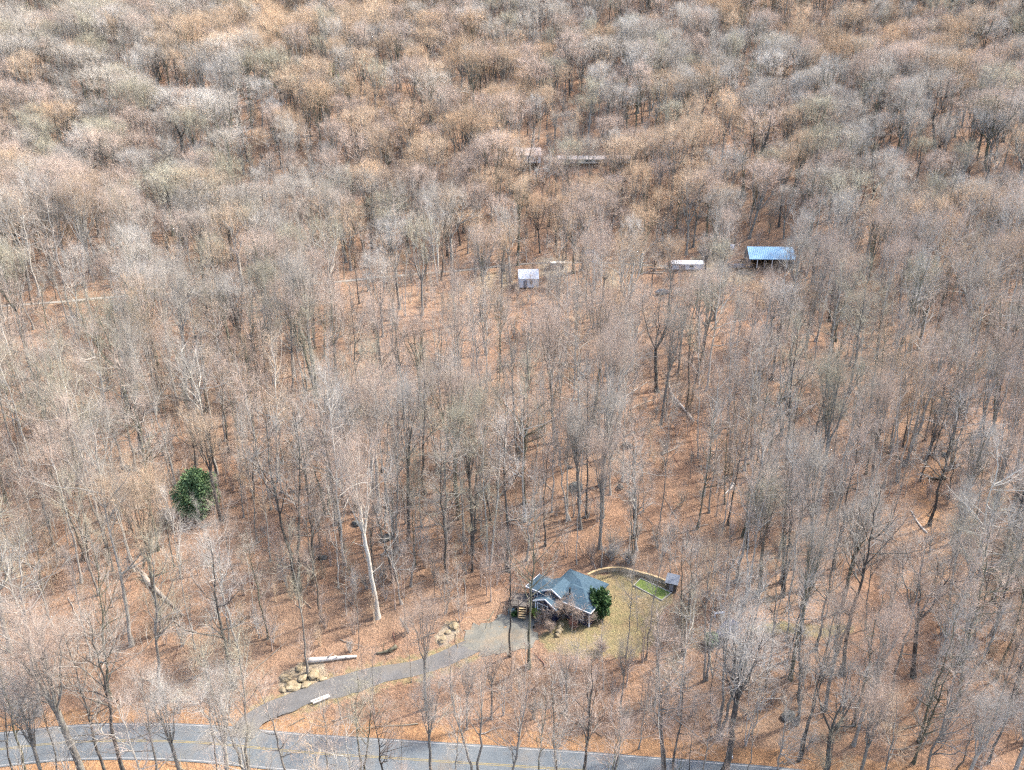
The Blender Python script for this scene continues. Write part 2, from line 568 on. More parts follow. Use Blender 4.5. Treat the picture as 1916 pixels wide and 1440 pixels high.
cover[near, 0] = np.maximum(soft(LAWN, 1.5), .8 * soft(TRACK2, 1.2))
cover[near, 1] = np.max([soft(P, 1.0) for P in BANKS] + [.9 * soft(P, 3.5) for P in SOILS], axis=0)
rd, _ = line_dist(fx, fy, ROAD)
dd_, _ = line_dist(fx, fy, DRIVE)
td, _ = line_dist(fx, fy, TRACK)
cover[near, 2] = np.max([.62 * soft(P, 7) for P in ORANGE] + [.9 * (1 - smooth(ROAD_W + 1.0, ROAD_W + 4.0, rd))], axis=0)
cover[near, 0] = np.maximum(cover[near, 0], .55 * (1 - smooth(DRIVE_W + .5, DRIVE_W + 2.2, dd_)))
cover[near, 1] = np.maximum(cover[near, 1], .5 * (1 - smooth(TRACK_W + .3, TRACK_W + 2.5, td)))
ny, nx = gx.shape
gi = np.arange(ny * nx).reshape(ny, nx)
gf = np.stack([gi[:-1, :-1], gi[:-1, 1:], gi[1:, 1:], gi[1:, :-1]], -1).reshape(-1, 4)
gme = np_mesh('ground', [(np.stack([gx, gy, gz], -1).reshape(-1, 3), gf, 0)], [M['ground']])
ca = gme.color_attributes.new('cover', 'FLOAT_COLOR', 'POINT')
ca.data.foreach_set('color', cover.reshape(-1))
tag(add('ground', gme), kind='structure')


# ------------------------------------------------------------------ road, driveway, tracks
def ribbon(name, L, half, mat, lift, wob=0.0, across=(-1, -.5, 0, .5, 1), off=0.0, flat=True, dash=None):
    t = np.gradient(L[:, :2], axis=0)
    t /= np.linalg.norm(t, axis=1)[:, None] + 1e-9
    nrm = np.stack([-t[:, 1], t[:, 0]], -1)
    rows = []
    wl_ = 1 + wob * np.convolve(rng.normal(size=len(L) + 8), np.ones(5) / 2.2, 'same')[:len(L)]
    wr_ = 1 + wob * np.convolve(rng.normal(size=len(L) + 8), np.ones(5) / 2.2, 'same')[:len(L)]
    for a in across:
        w = np.where(a > 0, wl_, wr_) if a else 1
        p = L[:, :2] + nrm * (off + a * half * w)[:, None] if hasattr(w, '__len__') else L[:, :2] + nrm * (off + a * half)
        z = L[:, 2] + lift if flat else H(p[:, 0], p[:, 1]) + lift
        rows.append(np.column_stack([p, z]))
    V = np.stack(rows, 1)
    n, m = V.shape[:2]
    i = np.arange(n * m).reshape(n, m)
    F = np.stack([i[:-1, :-1], i[1:, :-1], i[1:, 1:], i[:-1, 1:]], -1).reshape(-1, 4)
    return add(name, np_mesh(name, [(V.reshape(-1, 3), F, 0)], [mat]))


tag(ribbon('road', ROAD, ROAD_W, M['road'], .06, .006), kind='structure')
for nm, off, hw, mt, k in (('road_centre_line', .1, .045, 'yellow', 0), ('road_centre_line', -.1, .045, 'yellow', 0),
                           ('road_edge_line', 2.5, .05, 'white_line', 1), ('road_edge_line', -2.5, .05, 'white_line', 1)):
    tag(ribbon(nm, ROAD, hw, M[mt], .066, 0, (-1, 1), off), kind='structure')
tag(ribbon('driveway', resample(DRIVE, .7), DRIVE_W, M['drive'], .045, .1), kind='structure')
tag(ribbon('gravel_track', TRACK, TRACK_W, M['track'], .07, .08), kind='structure')


def sheet(name, P, mat, lift, step=.5, wob=.15):
    """a draped patch with a slightly ragged outline"""
    c = P[:, :2].mean(0)
    out = resample(np.vstack([P, P[:1]]), step)[:-1]
    m = 7
    rows = []
    for k in range(m + 1):
        f = k / m
        q = c + (out[:, :2] - c) * (f if k else 1e-3)
        if k == m: q = q + rng.normal(size=q.shape) * wob
        rows.append(np.column_stack([q, H(q[:, 0], q[:, 1]) + lift]))
    V = np.stack(rows, 0)
    n = V.shape[1]
    i = np.arange((m + 1) * n).reshape(m + 1, n)
    j = np.roll(i, -1, axis=1)
    F = np.stack([i[:-1], i[1:], j[1:], j[:-1]], -1).reshape(-1, 4)
    return add(name, np_mesh(name, [(V.reshape(-1, 3), F, 0)], [mat]))


tag(sheet('parking_area', PAD, M['pad'], .052, .5, .42), kind='structure')



# ------------------------------------------------------------------ the house
def ray_plane(px, py, z):
    dx = (px - 958) / FPX; du = (720 - py) / FPX
    d = np.array([dx, CP + du * SP, -SP + du * CP])
    t = (z - CAM_H) / d[2]
    return np.array([d[0] * t, d[1] * t, z])


HROT = math.radians(-35)
HA = np.array([math.cos(HROT), math.sin(HROT)]); HB = np.array([-HA[1], HA[0]])
_r = ray_plane(1140, 1107, HOUSE_Z + 2.9)[:2]
HO = _r - .87 * (11.9 * HA + 5.9 * HB)
house = empty('house', (HO[0], HO[1], HOUSE_Z), HROT)
house.scale = (.87, .87, .92)
tag(house, 'navy bungalow with slate blue hipped roof and white trim beside the lawn', 'house')


def hip(mb, a0, a1, b0, b1, z, pitch, th=.16):
    w, d = a1 - a0, b1 - b0
    if w >= d:
        r0, r1 = (a0 + d/2, (b0+b1)/2, z + pitch*d/2), (a1 - d/2, (b0+b1)/2, z + pitch*d/2)
        f = [[(a0, b0, z), (a1, b0, z), r1, r0], [(a1, b1, z), (a0, b1, z), r0, r1],
             [(a0, b1, z), (a0, b0, z), r0], [(a1, b0, z), (a1, b1, z), r1]]
    else:
        r0, r1 = ((a0+a1)/2, b0 + w/2, z + pitch*w/2), ((a0+a1)/2, b1 - w/2, z + pitch*w/2)
        f = [[(a1, b0, z), (a1, b1, z), r1, r0], [(a0, b1, z), (a0, b0, z), r0, r1],
             [(a0, b0, z), (a1, b0, z), r0], [(a1, b1, z), (a0, b1, z), r1]]
    for q in f: mb.poly(q, th)


def gable_roof(mb, a0, a1, b0, b1, ze, zp, th=.14):
    m = (a0 + a1) / 2
    mb.poly([(a0, b0, ze), (m, b0, zp), (m, b1, zp), (a0, b1, ze)][::-1], th)
    mb.poly([(m, b0, zp), (a1, b0, ze), (a1, b1, ze), (m, b1, zp)][::-1], th)


def gable_wall(mb, a0, a1, b, z0, ze, zp, t=.12):
    mb.poly([(a0, b, z0), (a1, b, z0), (a1, b, ze), ((a0+a1)/2, b, zp), (a0, b, ze)], t, (0, -1, 0))


mb = MB(); mb.box((7.85, 2.75, 1.4), (7.3, 5.5, 3.0)).build('wall', M['navy'], house)
mb = MB(); mb.box((2.1, 1.75, 1.38), (4.19, 3.5, 2.96)).build('wall', M['navy'], house)
mb = MB(); mb.box((6.9, 6.6, 1.36), (6.6, 2.19, 2.92)).build('wall', M['navy'], house)
mb = MB(); gable_wall(mb, 2.75, 6.45, -2.0, -.1, 2.55, 3.42)
mb.box((2.82, -.95, 1.22), (.14, 1.9, 2.64)).box((6.38, -.95, 1.22), (.14, 1.9, 2.64)).build('porch_wall', M['navy'], house)
mb = MB(); gable_wall(mb, 3.25, 6.25, -.32, 2.6, 3.6, 4.28)
mb.box((3.32, 1.2, 3.1), (.13, 2.9, 1.0)).box((6.18, 1.2, 3.1), (.13, 2.9, 1.0)).build('dormer_wall', M['navy'], house)
mb = MB()
hip(mb, -.4, 8.6, -.4, 3.9, 2.87, .42)
hip(mb, 3.8, 11.9, -.4, 5.9, 2.9, .42)
hip(mb, 3.1, 10.7, .9, 8.1, 2.93, .4)
gable_roof(mb, 2.4, 6.8, -2.35, 1.4, 2.5, 3.6)
gable_roof(mb, 2.95, 6.55, -.6, 3.4, 3.55, 4.45)
roof = mb.build('roof', M['roof'], house)
mb = MB(); mb.tube([(7.2, 1.1, 3.3), (7.2, 1.1, 4.55)], [.13, .13], 10).tube([(7.2, 1.1, 4.55), (7.2, 1.1, 4.7)], [.2, .2], 10)
mb.build('vent_pipe', M['rubber'], roof)
mb = MB()
for a, b in (((-.43, -.43, 2.84), (2.4, -.43, 2.84)), ((6.8, -.43, 2.84), (11.93, -.43, 2.84)), ((11.93, -.43, 2.84), (11.93, 5.93, 2.84)),
             ((-.43, -.43, 2.82), (-.43, 3.93, 2.82))):
    mb.beam(a, b, .07, .17)
for a0, a1, b, ze, zp in ((2.36, 6.84, -2.4, 2.44, 3.55), (2.91, 6.59, -.65, 3.49, 4.4)):
    mb.beam((a0, b, ze), ((a0+a1)/2, b, zp), .08, .2).beam(((a0+a1)/2, b, zp), (a1, b, ze), .08, .2)
mb.box((2.72, -2.08, 1.2), (.2, .2, 2.6)).box((11.52, -.02, 1.35), (.18, .18, 2.8)).box((11.52, 5.5, 1.35), (.18, .18, 2.8))
mb.build('trim', M['white'], house)


def window(c, w, h, axis, cols=2, rows=2, name='window'):
    """frame proud of the wall, pane behind; axis 'y' faces local -y, 'x' faces local +x"""
    f, g = MB(), MB()
    s = .09
    x, y, z = c

    def bx(m_, du, dz, su, sz, dep, t):
        if axis == 'y': m_.box((x + du, y - dep, z + dz), (su, t, sz))
        else: m_.box((x + dep, y + du, z + dz), (t, su, sz))
    bx(f, 0, h/2, w + .2, .12, .06, .08); bx(f, 0, -h/2, w + .26, .14, .07, .1)
    bx(f, -w/2, 0, .12, h - .13, .058, .075); bx(f, w/2, 0, .12, h - .13, .058, .075)
    for i in range(1, cols): bx(f, -w/2 + w*i/cols, 0, s, h - .13, .05, .05)
    for i in range(1, rows): bx(f, 0, -h/2 + h*i/rows, w - .13, s, .044, .04)
    bx(g, 0, 0, w, h, .01, .03)
    fr = f.build(name, M['white'], house)
    g.build('pane', M['glass'], fr)


window((4.1, -2.13, 1.25), 1.9, 2.1, 'y')
window((9.7, -.01, 1.55), 1.5, 1.5, 'y')
window((7.7, -.01, 1.55), 1.1, 1.3, 'y')
window((1.1, -.01, 1.55), 1.3, 1.3, 'y')
window((11.51, 3.9, 1.5), 1.3, 1.8, 'x', 1, 2)

# deck with stairs to the left of the house
dz = 1.05
dc = ray_plane(980, 1121, HOUSE_Z + dz)
deck = empty('wooden_deck', (dc[0], dc[1], HOUSE_Z - .1), math.radians(-6))
deck.scale = (.88, .88, 1)
tag(deck, 'raised grey deck with dark railings and tan steps left of the house', 'deck')
mb = MB()
for i in range(12): mb.box((-1.9 + i * .335, 0, dz), (.32, 3.4, .06))
mb.build('floor', M['deck'], deck)
for y in (-1.72, 1.72): MB().box((0, y, dz - .16), (4.05, .05, .26)).build('fascia', M['rail'], deck)
for x in (-1.9, -.75, .75, 1.95):
    for y in (-1.62, 1.6): MB().box((x, y, dz / 2 - .3), (.14, .14, dz + .3)).build('post', M['rail'], deck)


def rail_run(a, b):
    a, b = Vector(a), Vector(b)
    mb = MB()
    mb.beam(a + Vector((0, 0, .95)), b + Vector((0, 0, .95)), .1, .06)
    mb.beam(a + Vector((0, 0, .14)), b + Vector((0, 0, .14)), .06, .06)
    n = max(2, int((b - a).length / .2))
    for i in range(n + 1):
        p = a.lerp(b, i / n)
        mb.box((p.x, p.y, p.z + .5), (.045, .045, .86) if i % 5 else (.1, .1, 1.04))
    mb.build('railing', M['rail'], deck)


z1 = dz + .03
rail_run((-1.95, -1.68, z1), (-.78, -1.68, z1)); rail_run((.78, -1.68, z1), (1.95, -1.68, z1))
rail_run((-1.95, -1.55, z1), (-1.95, 1.68, z1)); rail_run((-1.8, 1.68, z1), (1.9, 1.68, z1))
rail_run((-.7, -1.8, z1), (-.7, -3.1, .1)); rail_run((.7, -1.8, z1), (.7, -3.1, .1))
stairs = empty('stairs', (0, 0, 0)); stairs.parent = deck
for s in (-.62, .62): MB().beam((s, -1.78, dz - .2), (s, -3.2, .02), .06, .26).build('stringer', M['rail'], stairs)
for i in range(5):
    mb = MB(); mb.box((0, -1.92 - i * .29, dz - .2 - i * .2), (1.16, .28, .05)).build('tread', M['tread'], stairs)
# small table and chair on the deck, dark
t = empty('deck_chair', (dc[0] + 1.2, dc[1] + .5, HOUSE_Z + dz - .06), .5)
tag(t, 'dark low chair standing on the deck beside the house wall', 'chair')
MB().box((0, 0, .42), (.55, .55, .07), 0, .02).build('seat', M['rail'], t)
MB().beam((0, .27, .45), (0, .4, .98), .55, .06).build('backrest', M['rail'], t)
for sx in (-.23, .23):
    for sy in (-.23, .23): MB().box((sx, sy, .19), (.06, .06, .38)).build('leg', M['rail'], t)

# teal tarp-covered heap by the steps
def blob(name, mat, loc, s, amp=.25, seed=0, sub=3, parent=None, sm=True, jag=0.0):
    b = bmesh.new()
    bmesh.ops.create_icosphere(b, subdivisions=sub, radius=1)
    r = random.Random(seed)
    ks = [(Vector((r.uniform(-1, 1), r.uniform(-1, 1), r.uniform(-1, 1))) * r.uniform(1.2, 3.5), r.uniform(0, 6), r.uniform(.3, 1)) for _ in range(7)]
    for v in b.verts:
        d = sum(math.sin(k.dot(v.co) * 1.6 + p) * a for k, p, a in ks) / 3.5
        v.co *= 1 + amp * d + r.uniform(-jag, jag)
        v.co = Vector((v.co.x * s[0], v.co.y * s[1], v.co.z * s[2]))
    me = bpy.data.meshes.new(name); b.to_mesh(me); b.free()
    me.materials.append(mat)
    if sm: me.polygons.foreach_set('use_smooth', np.ones(len(me.polygons), bool))
    return add(name, me, parent, loc, (0, 0, r.uniform(0, 6)))


p = at(961, 1146)
tag(blob('tarp_heap', M['teal'], (p[0], p[1], p[2] + .3), (.9, .8, .9), .2, 3), 'pale teal tarp covered heap at the foot of the deck steps', 'tarp')

# garden wall, turf plot, hut
WALL_PX = [(1100, 1081), (1112, 1075), (1130, 1070), (1160, 1068), (1190, 1075), (1220, 1083), (1246, 1093)]
wl_pts = resample(march([a for a, _ in WALL_PX], [b for _, b in WALL_PX], H), .6)
mb = MB()
for a, b in zip(wl_pts, wl_pts[1:]):
    for k in range(3):
        j = rng.normal(size=2) * .015
        mb.beam((a[0] + j[0], a[1] + j[1], H(a[0], a[1]) + .12 + k * .21), (b[0] + j[0], b[1] + j[1], H(b[0], b[1]) + .12 + k * .21), .24, .2)
gw = mb.build('garden_wall', M['tanwood'])
tag(gw, 'low tan timber garden wall curving behind the lawn and the green plot', 'garden wall')
mb = MB()
for a in wl_pts[::3]: mb.box((a[0] - .05, a[1] - .22, H(a[0], a[1]) + .32), (.14, .14, .85))
mb.build('post', M['tanwood'], gw)
mb = MB()
for a, b in zip(wl_pts, wl_pts[1:]):
    mb.beam((a[0], a[1], H(a[0], a[1]) + .69), (b[0], b[1], H(b[0], b[1]) + .69), .36, .06)
mb.build('cap_rail', M['tread'], gw)
TP = px_poly([(1199, 1083), (1256, 1110), (1238, 1124), (1186, 1096)])
tz = TP[:, 2].max() + .1
turf = empty('turf_plot', (*TP[:, :2].mean(0), 0))
tag(turf, 'bright green turf plot inside a white edging below the garden wall', 'turf plot')
c0 = TP[:, :2].mean(0)
loc = [(q[0] - c0[0], q[1] - c0[1], q[2] + .1) for q in TP]
MB().poly(loc, .3).build('turf', M['turf'], turf)
mb = MB()
for i in range(4):
    a, b = Vector(loc[i]), Vector(loc[(i + 1) % 4])
    e = (b - a).normalized() * .07
    mb.beam(a - e + Vector((0, 0, .02)), b - e + Vector((0, 0, .02)), .07, .16)
mb.build('edging', M['cream'], turf)
p = at(1257, 1101)
hut = empty('garden_hut', p, -.4)
tag(hut, 'small dark hut with grey roof at the right end of the garden wall', 'hut')
mb = MB(); mb.box((0, 0, .7), (1.5, 1.3, 1.6)).build('wall', M['rail'], hut)
mb = MB(); mb.beam((0, -.95, 1.42), (0, .95, 1.95), 1.9, .08).build('roof', M['greyroof'], hut)
mb = MB(); mb.box((0, -.66, .55), (.6, .04, 1.1)).build('door', M['greytimber'], hut)
# pale stones in front of the house, boards by the driveway
for i, (x, y, s) in enumerate(((1051, 1170, .42), (1047, 1177, .5), (1045, 1184, .46), (1050, 1180, .36), (1043, 1190, .38))):
    q = at(x, y)
    tag(blob('stone', M['paleRock'], (q[0], q[1], q[2] + s * .4), (s, s * .8, s * .75), .3, 20 + i, 2, None, False),
        'pale stone of the small pile in front of the house, ' + ('topmost', 'second from top', 'in the middle', 'rightmost', 'lowest')[i], 'stone', 'pale stones in front of the house')
for i, (a, b) in enumerate((((582, 1316), (616, 1303)), ((586, 1319), (618, 1306)))):
    p, q = at(*a), at(*b)
    mb = MB(); mb.beam((p[0], p[1], p[2] + .32), (q[0], q[1], q[2] + .32), .28, .1)
    tag(mb.build('plank', M['paleLog']), ('pale plank edging the lower side of the driveway, the upper one', 'pale plank edging the lower side of the driveway, the lower one')[i], 'plank', 'planks beside the driveway')
# mailbox
p = at(1366, 1428)
mbx = empty('mailbox', p, .1)
tag(mbx, 'white mailbox on a post beside the road, next to a thick trunk', 'mailbox')
MB().box((0, 0, .5), (.1, .1, 1.1)).build('post', M['white'], mbx)
b = MB(); b.tube([(0, -.27, 1.16), (0, .27, 1.16)], [.17, .17], 10); b.build('box', M['white'], mbx)
MB().box((.2, 0, 1.22), (.03, .22, .1)).build('flag', M['pinkroof'], mbx)


# ------------------------------------------------------------------ cars
def car(px, py, rz, paint, label, group=None):
    p = at(px, py)
    root = empty('parked_car', p, rz)
    tag(root, label, 'car', group)
    b = bmesh.new()
    prof = [(-2.2, .35), (-2.25, .75), (-2.1, .92), (-1.75, 1.0), (-1.2, 1.42), (-.6, 1.5), (.3, 1.46), (.95, 1.02), (1.7, .92), (2.15, .75), (2.2, .35)]
    ws = [(.78, .82, .84, .84, .68, .64, .64, .8, .82, .8, .78)]
    L_, R_ = [], []
    for (x, z), w in zip(prof, ws[0]):
        L_.append(b.verts.new((x, -w, z))); R_.append(b.verts.new((x, w, z)))
    for i in range(len(prof) - 1): b.faces.new([L_[i], L_[i+1], R_[i+1], R_[i]])
    b.faces.new(L_[::-1]); b.faces.new(R_); b.faces.new([L_[0], R_[0], R_[-1], L_[-1]])
    bmesh.ops.recalc_face_normals(b, faces=b.faces)
    bmesh.ops.bevel(b, geom=list(b.edges), offset=.05, segments=2, affect='EDGES')
    me = bpy.data.meshes.new('body'); b.to_mesh(me); b.free(); me.materials.append(paint)
    add('body', me, root)
    m = MB()
    m.poly([(.34, -.56, 1.44), (.34, .56, 1.44), (.93, .7, 1.06), (.93, -.7, 1.06)], .03)
    m.poly([(-1.24, -.56, 1.42), (-1.24, .56, 1.42), (-1.72, .68, 1.05), (-1.72, -.68, 1.05)], .03)
    for s in (-1, 1): m.poly([(-1.2, s * .69, 1.36), (.25, s * .67, 1.4), (.78, s * .8, 1.06), (-1.55, s * .81, 1.05)], .04, (0, s * .6, -.3))
    m.build('window', M['glass'], root)
    for x in (-1.35, 1.4):
        for s in (-1, 1):
            m = MB(); m.tube([(x, s * .66, .33), (x, s * .86, .33)], [.34, .34], 14)
            w = m.build('wheel', M['rubber'], root)
            m = MB(); m.tube([(x, s * .855, .33), (x, s * .875, .33)], [.2, .2], 10); m.build('rim', M['whitemetal'], w)
    return root


car(1361, 1183, .9, M['navypaint'], 'dark navy car behind the fan-crowned grey tree right of the lawn')
car(1241, 550, .5, M['slatepaint'], 'slate blue car among bare trees below the gravel track')
p = at(1345, 1154)
mb = MB(); mb.box((0, 0, .75), (1.5, .45, .07)).box((-.6, 0, .36), (.1, .4, .72)).box((.6, 0, .36), (.1, .4, .72))
tag(mb.build('garden_bench', M['white'], None, p, (0, 0, .1)), 'small white bench on the grass behind the dark navy car', 'bench')


# ------------------------------------------------------------------ the farmstead up the slope
def scale_at(p): return FPX / project(p)[2]


def framed(px, py, w_px, h_px):
    p = at(px, py); s = float(scale_at(p))
    return p, w_px / s, h_px / s


p, w, h = framed(1438, 494, 84, 15)
barn = empty('barn', (p[0], p[1], p[2] - .3), -.05)
tag(barn, 'long open barn with a light blue metal roof among the trees', 'barn')
d = 7.0
mb = MB()
mb.poly([(-w/2, -d/2, h), (w/2, -d/2, h), (w/2, .6, h + 3.0), (-w/2, .6, h + 3.0)], .12)
mb.poly([(w/2, d/2, h + .4), (-w/2, d/2, h + .4), (-w/2, .6, h + 3.0), (w/2, .6, h + 3.0)], .12)
rf = mb.build('roof', M['blueroof'], barn)
mb = MB()
for i in range(25): mb.beam((-w/2 + w * i / 24, -d/2, h + .03), (-w/2 + w * i / 24, .6, h + 3.03), .06, .05)
mb.build('rib', M['blueroof'], rf)
mb = MB(); mb.box((0, d/2 - .3, h/2), (w - .4, .15, h + .3))
mb.poly([(-w/2 + .3, -d/2 + .3, -.2), (-w/2 + .3, d/2 - .3, -.2), (-w/2 + .3, d/2 - .3, h + .3), (-w/2 + .3, .6, h + 2.7), (-w/2 + .3, -d/2 + .3, h)], .1, (1, 0, 0))
mb.poly([(w/2 - .3, -d/2 + .3, -.2), (w/2 - .3, d/2 - .3, -.2), (w/2 - .3, d/2 - .3, h + .3), (w/2 - .3, .6, h + 2.7), (w/2 - .3, -d/2 + .3, h)], .1, (-1, 0, 0))
mb.build('wall', M['greytimber'], barn)
for i in range(7):
    MB().box((-w/2 + .25 + (w - .5) * i / 6, -d/2 + .25, h/2 - .1), (.2, .2, h + .2)).build('post', M['white'] if i % 2 else M['greytimber'], barn)


def shed(name, px, py, wpx, hpx, depth, wallm, roofm, rz, label, cat, ov=.25, lean=.35, openings=1):
    p, w, h = framed(px, py, wpx, hpx)
    r = empty(name, (p[0], p[1], p[2] - .15), rz)
    tag(r, label, cat)
    hh = h * .62
    MB().box((0, 0, hh / 2 + .05), (w, depth, hh)).build('wall', wallm, r)
    mb = MB()
    rise = lean * depth
    mb.poly([(-w/2 - ov, -depth/2 - ov, hh), (w/2 + ov, -depth/2 - ov, hh), (w/2 + ov, 0, hh + rise), (-w/2 - ov, 0, hh + rise)], .1)
    mb.poly([(w/2 + ov, depth/2 + ov, hh), (-w/2 - ov, depth/2 + ov, hh), (-w/2 - ov, 0, hh + rise), (w/2 + ov, 0, hh + rise)], .1)
    mb.build('roof', roofm, r)
    for s in (-1, 1):
        MB().poly([(s * w/2, -depth/2, hh), (s * w/2, depth/2, hh), (s * w/2, 0, hh + rise - .06)], .06, (s, 0, 0)).build('gable', wallm, r)
    MB().box((-w * .18, -depth/2 - .02, hh * .42), (w * .2, .06, hh * .8)).build('door', M['greytimber'], r)
    for k in range(openings):
        MB().box((w * (.12 + .22 * k), -depth/2 - .02, hh * .6), (w * .13, .06, hh * .35)).build('window', M['glass'], r)
    return r


shed('white_shed', 988, 534, 36, 27, 4.2, M['whitemetal'], M['whitemetal'], .08, 'small white metal shed standing alone below the gravel track', 'shed', .15, .55)
shed('mobile_home', 1284, 501, 58, 17, 4, M['whitemetal'], M['whitemetal'], -.04, 'long white mobile home left of the blue roofed barn', 'mobile home', .15, .2, 1)
shed('grey_shed', 1102, 487, 26, 18, 4, M['whitemetal'], M['greyroof'], .1, 'pale grey shed behind bare trees beside the gravel track', 'shed', .2, .4)
shed('camper', 1042, 500, 26, 17, 2.4, M['cream'], M['cream'], .12, 'cream camper parked on the gravel track beside the white shed', 'camper', .05, .12)
shed('upper_house', 988, 303, 44, 22, 7, M['whitemetal'], M['pinkroof'], .05, 'white house with faded pink roof high on the wooded slope', 'house', .3, .35, 2)
shed('long_cabin', 1088, 304, 88, 12, 5, M['cream'], M['pinkroof'], .02, 'long cream cabin with tan roof right of the white hillside house', 'cabin', .3, .22, 3)
p, w, h = framed(1164, 302, 30, 10)
shed('cream_outbuilding', 1166, 303, 24, 12, 4, M['cream'], M['pinkroof'], .0, 'small cream outbuilding at the right end of the long cabin', 'outbuilding', .2, .25)
# log pile, boat hull, white barrel
p, w, h = framed(1385, 500, 44, 10)
for i in range(9):
    k, j = (i, 0) if i < 5 else (i - 5 + .5, 1)
    mb = MB(); mb.tube([(-w/2 + rng.uniform(-.3, .3), -1.1 + k * .55, .3 + j * .46), (w/2 + rng.uniform(-.3, .3), -1.1 + k * .55, .3 + j * .46)], [.29, .25], 9)
    tag(mb.build('felled_log', M['greytimber'], None, p, (0, 0, .12), True), 'grey felled log of the stack in front of the blue roofed barn', 'log', 'logs stacked in front of the barn')
p = at(1426, 530); s = float(scale_at(p))
mb = MB(); mb.tube([(-1.9, 0, .35), (-1.5, 0, .32), (-.6, 0, .34), (.6, 0, .34), (1.5, 0, .32), (1.9, 0, .35)], [.03, .3, .42, .42, .3, .03], 10)
tag(mb.build('canoe', M['white'], None, p, (0, 0, -1.15), True), 'white upturned canoe lying on the ground below the blue roofed barn', 'canoe')
p = at(1369, 468)
mb = MB(); mb.tube([(0, 0, 0), (0, 0, .9), (0, 0, 1.8)], [.6, .75, .6], 12)
tag(mb.build('water_tank', M['white'], None, p, (0, 0, 0), True), 'white water tank left of the blue barn roof', 'tank')
for i, (x, y, rz, l) in enumerate(((1210, 492, .2, 5), (1216, 497, .1, 6), (1228, 503, .05, 7), (1240, 509, .15, 5), (1222, 512, .1, 6))):
    p = at(x, y)
    mb = MB(); mb.tube([(-l/2, 0, .2), (0, .05, .22), (l/2, 0, .2)], [.2, .19, .16], 8)
    tag(mb.build('felled_log', M['log'], None, p, (0, 0, rz), True), 'tan felled log lying left of the white mobile home, ' + ('first', 'second', 'third', 'fourth', 'fifth')[i] + ' from the top',
        'log', 'logs scattered left of the mobile home')


# ------------------------------------------------------------------ fallen logs and boulders
def fallen(a, b, r, mat, label, lift=.0, bend=.25):
    p, q = at(*a), at(*b)
    n = 9
    pts, rad = [], []
    side = np.array([-(q - p)[1], (q - p)[0], 0.0]); side /= np.linalg.norm(side) + 1e-9
    ph = rng.uniform(0, 6)
    for i in range(n):
        t = i / (n - 1)
        c = p + (q - p) * t + side * math.sin(t * 3.6 + ph) * bend
        rr = r * (1 - .6 * t)
        c[2] = max(c[2], ground_z(c[0], c[1])) + rr * .7 + lift * math.sin(PI * t)
        pts.append(tuple(c)); rad.append(rr)
    mb = MB(); mb.tube(pts, rad, 9)
    for k in range(3):
        i = rng.integers(3, n - 1)
        d = Vector((rng.uniform(-1, 1), rng.uniform(-1, 1), rng.uniform(.2, .9))).normalized() * rng.uniform(.5, 1.6)
        mb.tube([pts[i], tuple(Vector(pts[i]) + d * .5), tuple(Vector(pts[i]) + d)], [rad[i] * .4, rad[i] * .28, rad[i] * .1], 5)
    tag(mb.build('fallen_log', mat, None, (0, 0, 0), (0, 0, 0), True), label, 'fallen log', 'fallen logs on the slope')


fallen((575, 1239), (668, 1229), .42, M['paleLog'], 'thick bleached log lying above the pale rocky bank', 0, .05)
fallen((742, 1210), (704, 1226), .3, M['darkLog'], 'short dark log above the driveway, right of the bleached log')
fallen((271, 1078), (340, 1154), .38, M['log'], 'long tan log slanting down the left slope, its top by a grey trunk')
fallen((1120, 774), (1212, 716), .24, M['paleLog'], 'long bleached log slanting up to the twin dark oak')
fallen((1178, 768), (1227, 745), .2, M['log'], 'tan log below the bleached log, under the twin dark oak')
fallen((1287, 790), (1258, 718), .34, M['paleLog'], 'curved white log right of the twin dark oak', .2, 1.1)
fallen((1121, 798), (1160, 852), .24, M['log'], 'crooked tan log beside the dark boulder below the twin oak', .1, .6)
fallen((1240, 852), (1270, 833), .2, M['log'], 'short tan log above the middle of the slope, below the curved white log')
fallen((1405, 867), (1338, 907), .24, M['darkLog'], 'dark log crossing a pale straight trunk on the right slope')
fallen((712, 1040), (754, 1001), .22, M['log'], 'tan log leaning uphill beside two grey boulders')
fallen((140, 774), (176, 757), .28, M['log'], 'tan log high on the left slope above the white snag')
fallen((44, 820), (70, 815), .2, M['darkLog'], 'short dark log beside the white snag')
fallen((1735, 998), (1702, 955), .18, M['paleLog'], 'thin bleached log on the bare orange slope at right')
fallen((1696, 868), (1654, 842), .2, M['darkLog'], 'dark log at the foot of a leaning dark trunk at right')
fallen((30, 1044), (66, 1067), .18, M['log'], 'thin tan log at the left edge below the slope trees')
fallen((242, 1042), (276, 1082), .24, M['log'], 'tan log directly uphill of the long slanting tan log')
fallen((378, 988), (430, 966), .18, M['darkLog'], 'thin dark log below the evergreen tree')
fallen((1095, 706), (1060, 680), .24, M['paleLog'], 'bleached log in the trees left of the twin dark oak')
fallen((1769, 897), (1736, 894), .3, M['darkLog'], 'mossy log on the bare orange slope, above the thin bleached log')
fallen((760, 866), (706, 838), .22, M['darkLog'], 'dark fallen limb between two dark trunks on the middle slope')
fallen((1500, 1001), (1545, 985), .2, M['log'], 'tan log among thin trees right of the thick double trunk')
fallen((1850, 1012), (1895, 1050), .2, M['log'], 'tan log near the right edge below the boulders')
fallen((275, 1080), (320, 1068), .16, M['darkLog'], 'thin dark limb across the top of the long slanting tan log')
fallen((190, 838), (160, 862), .2, M['log'], 'tan log among trunks left of the pale leaning tree')
fallen((1370, 905), (1356, 930), .22, M['paleLog'], 'broken bleached log under the dark log of the right slope')
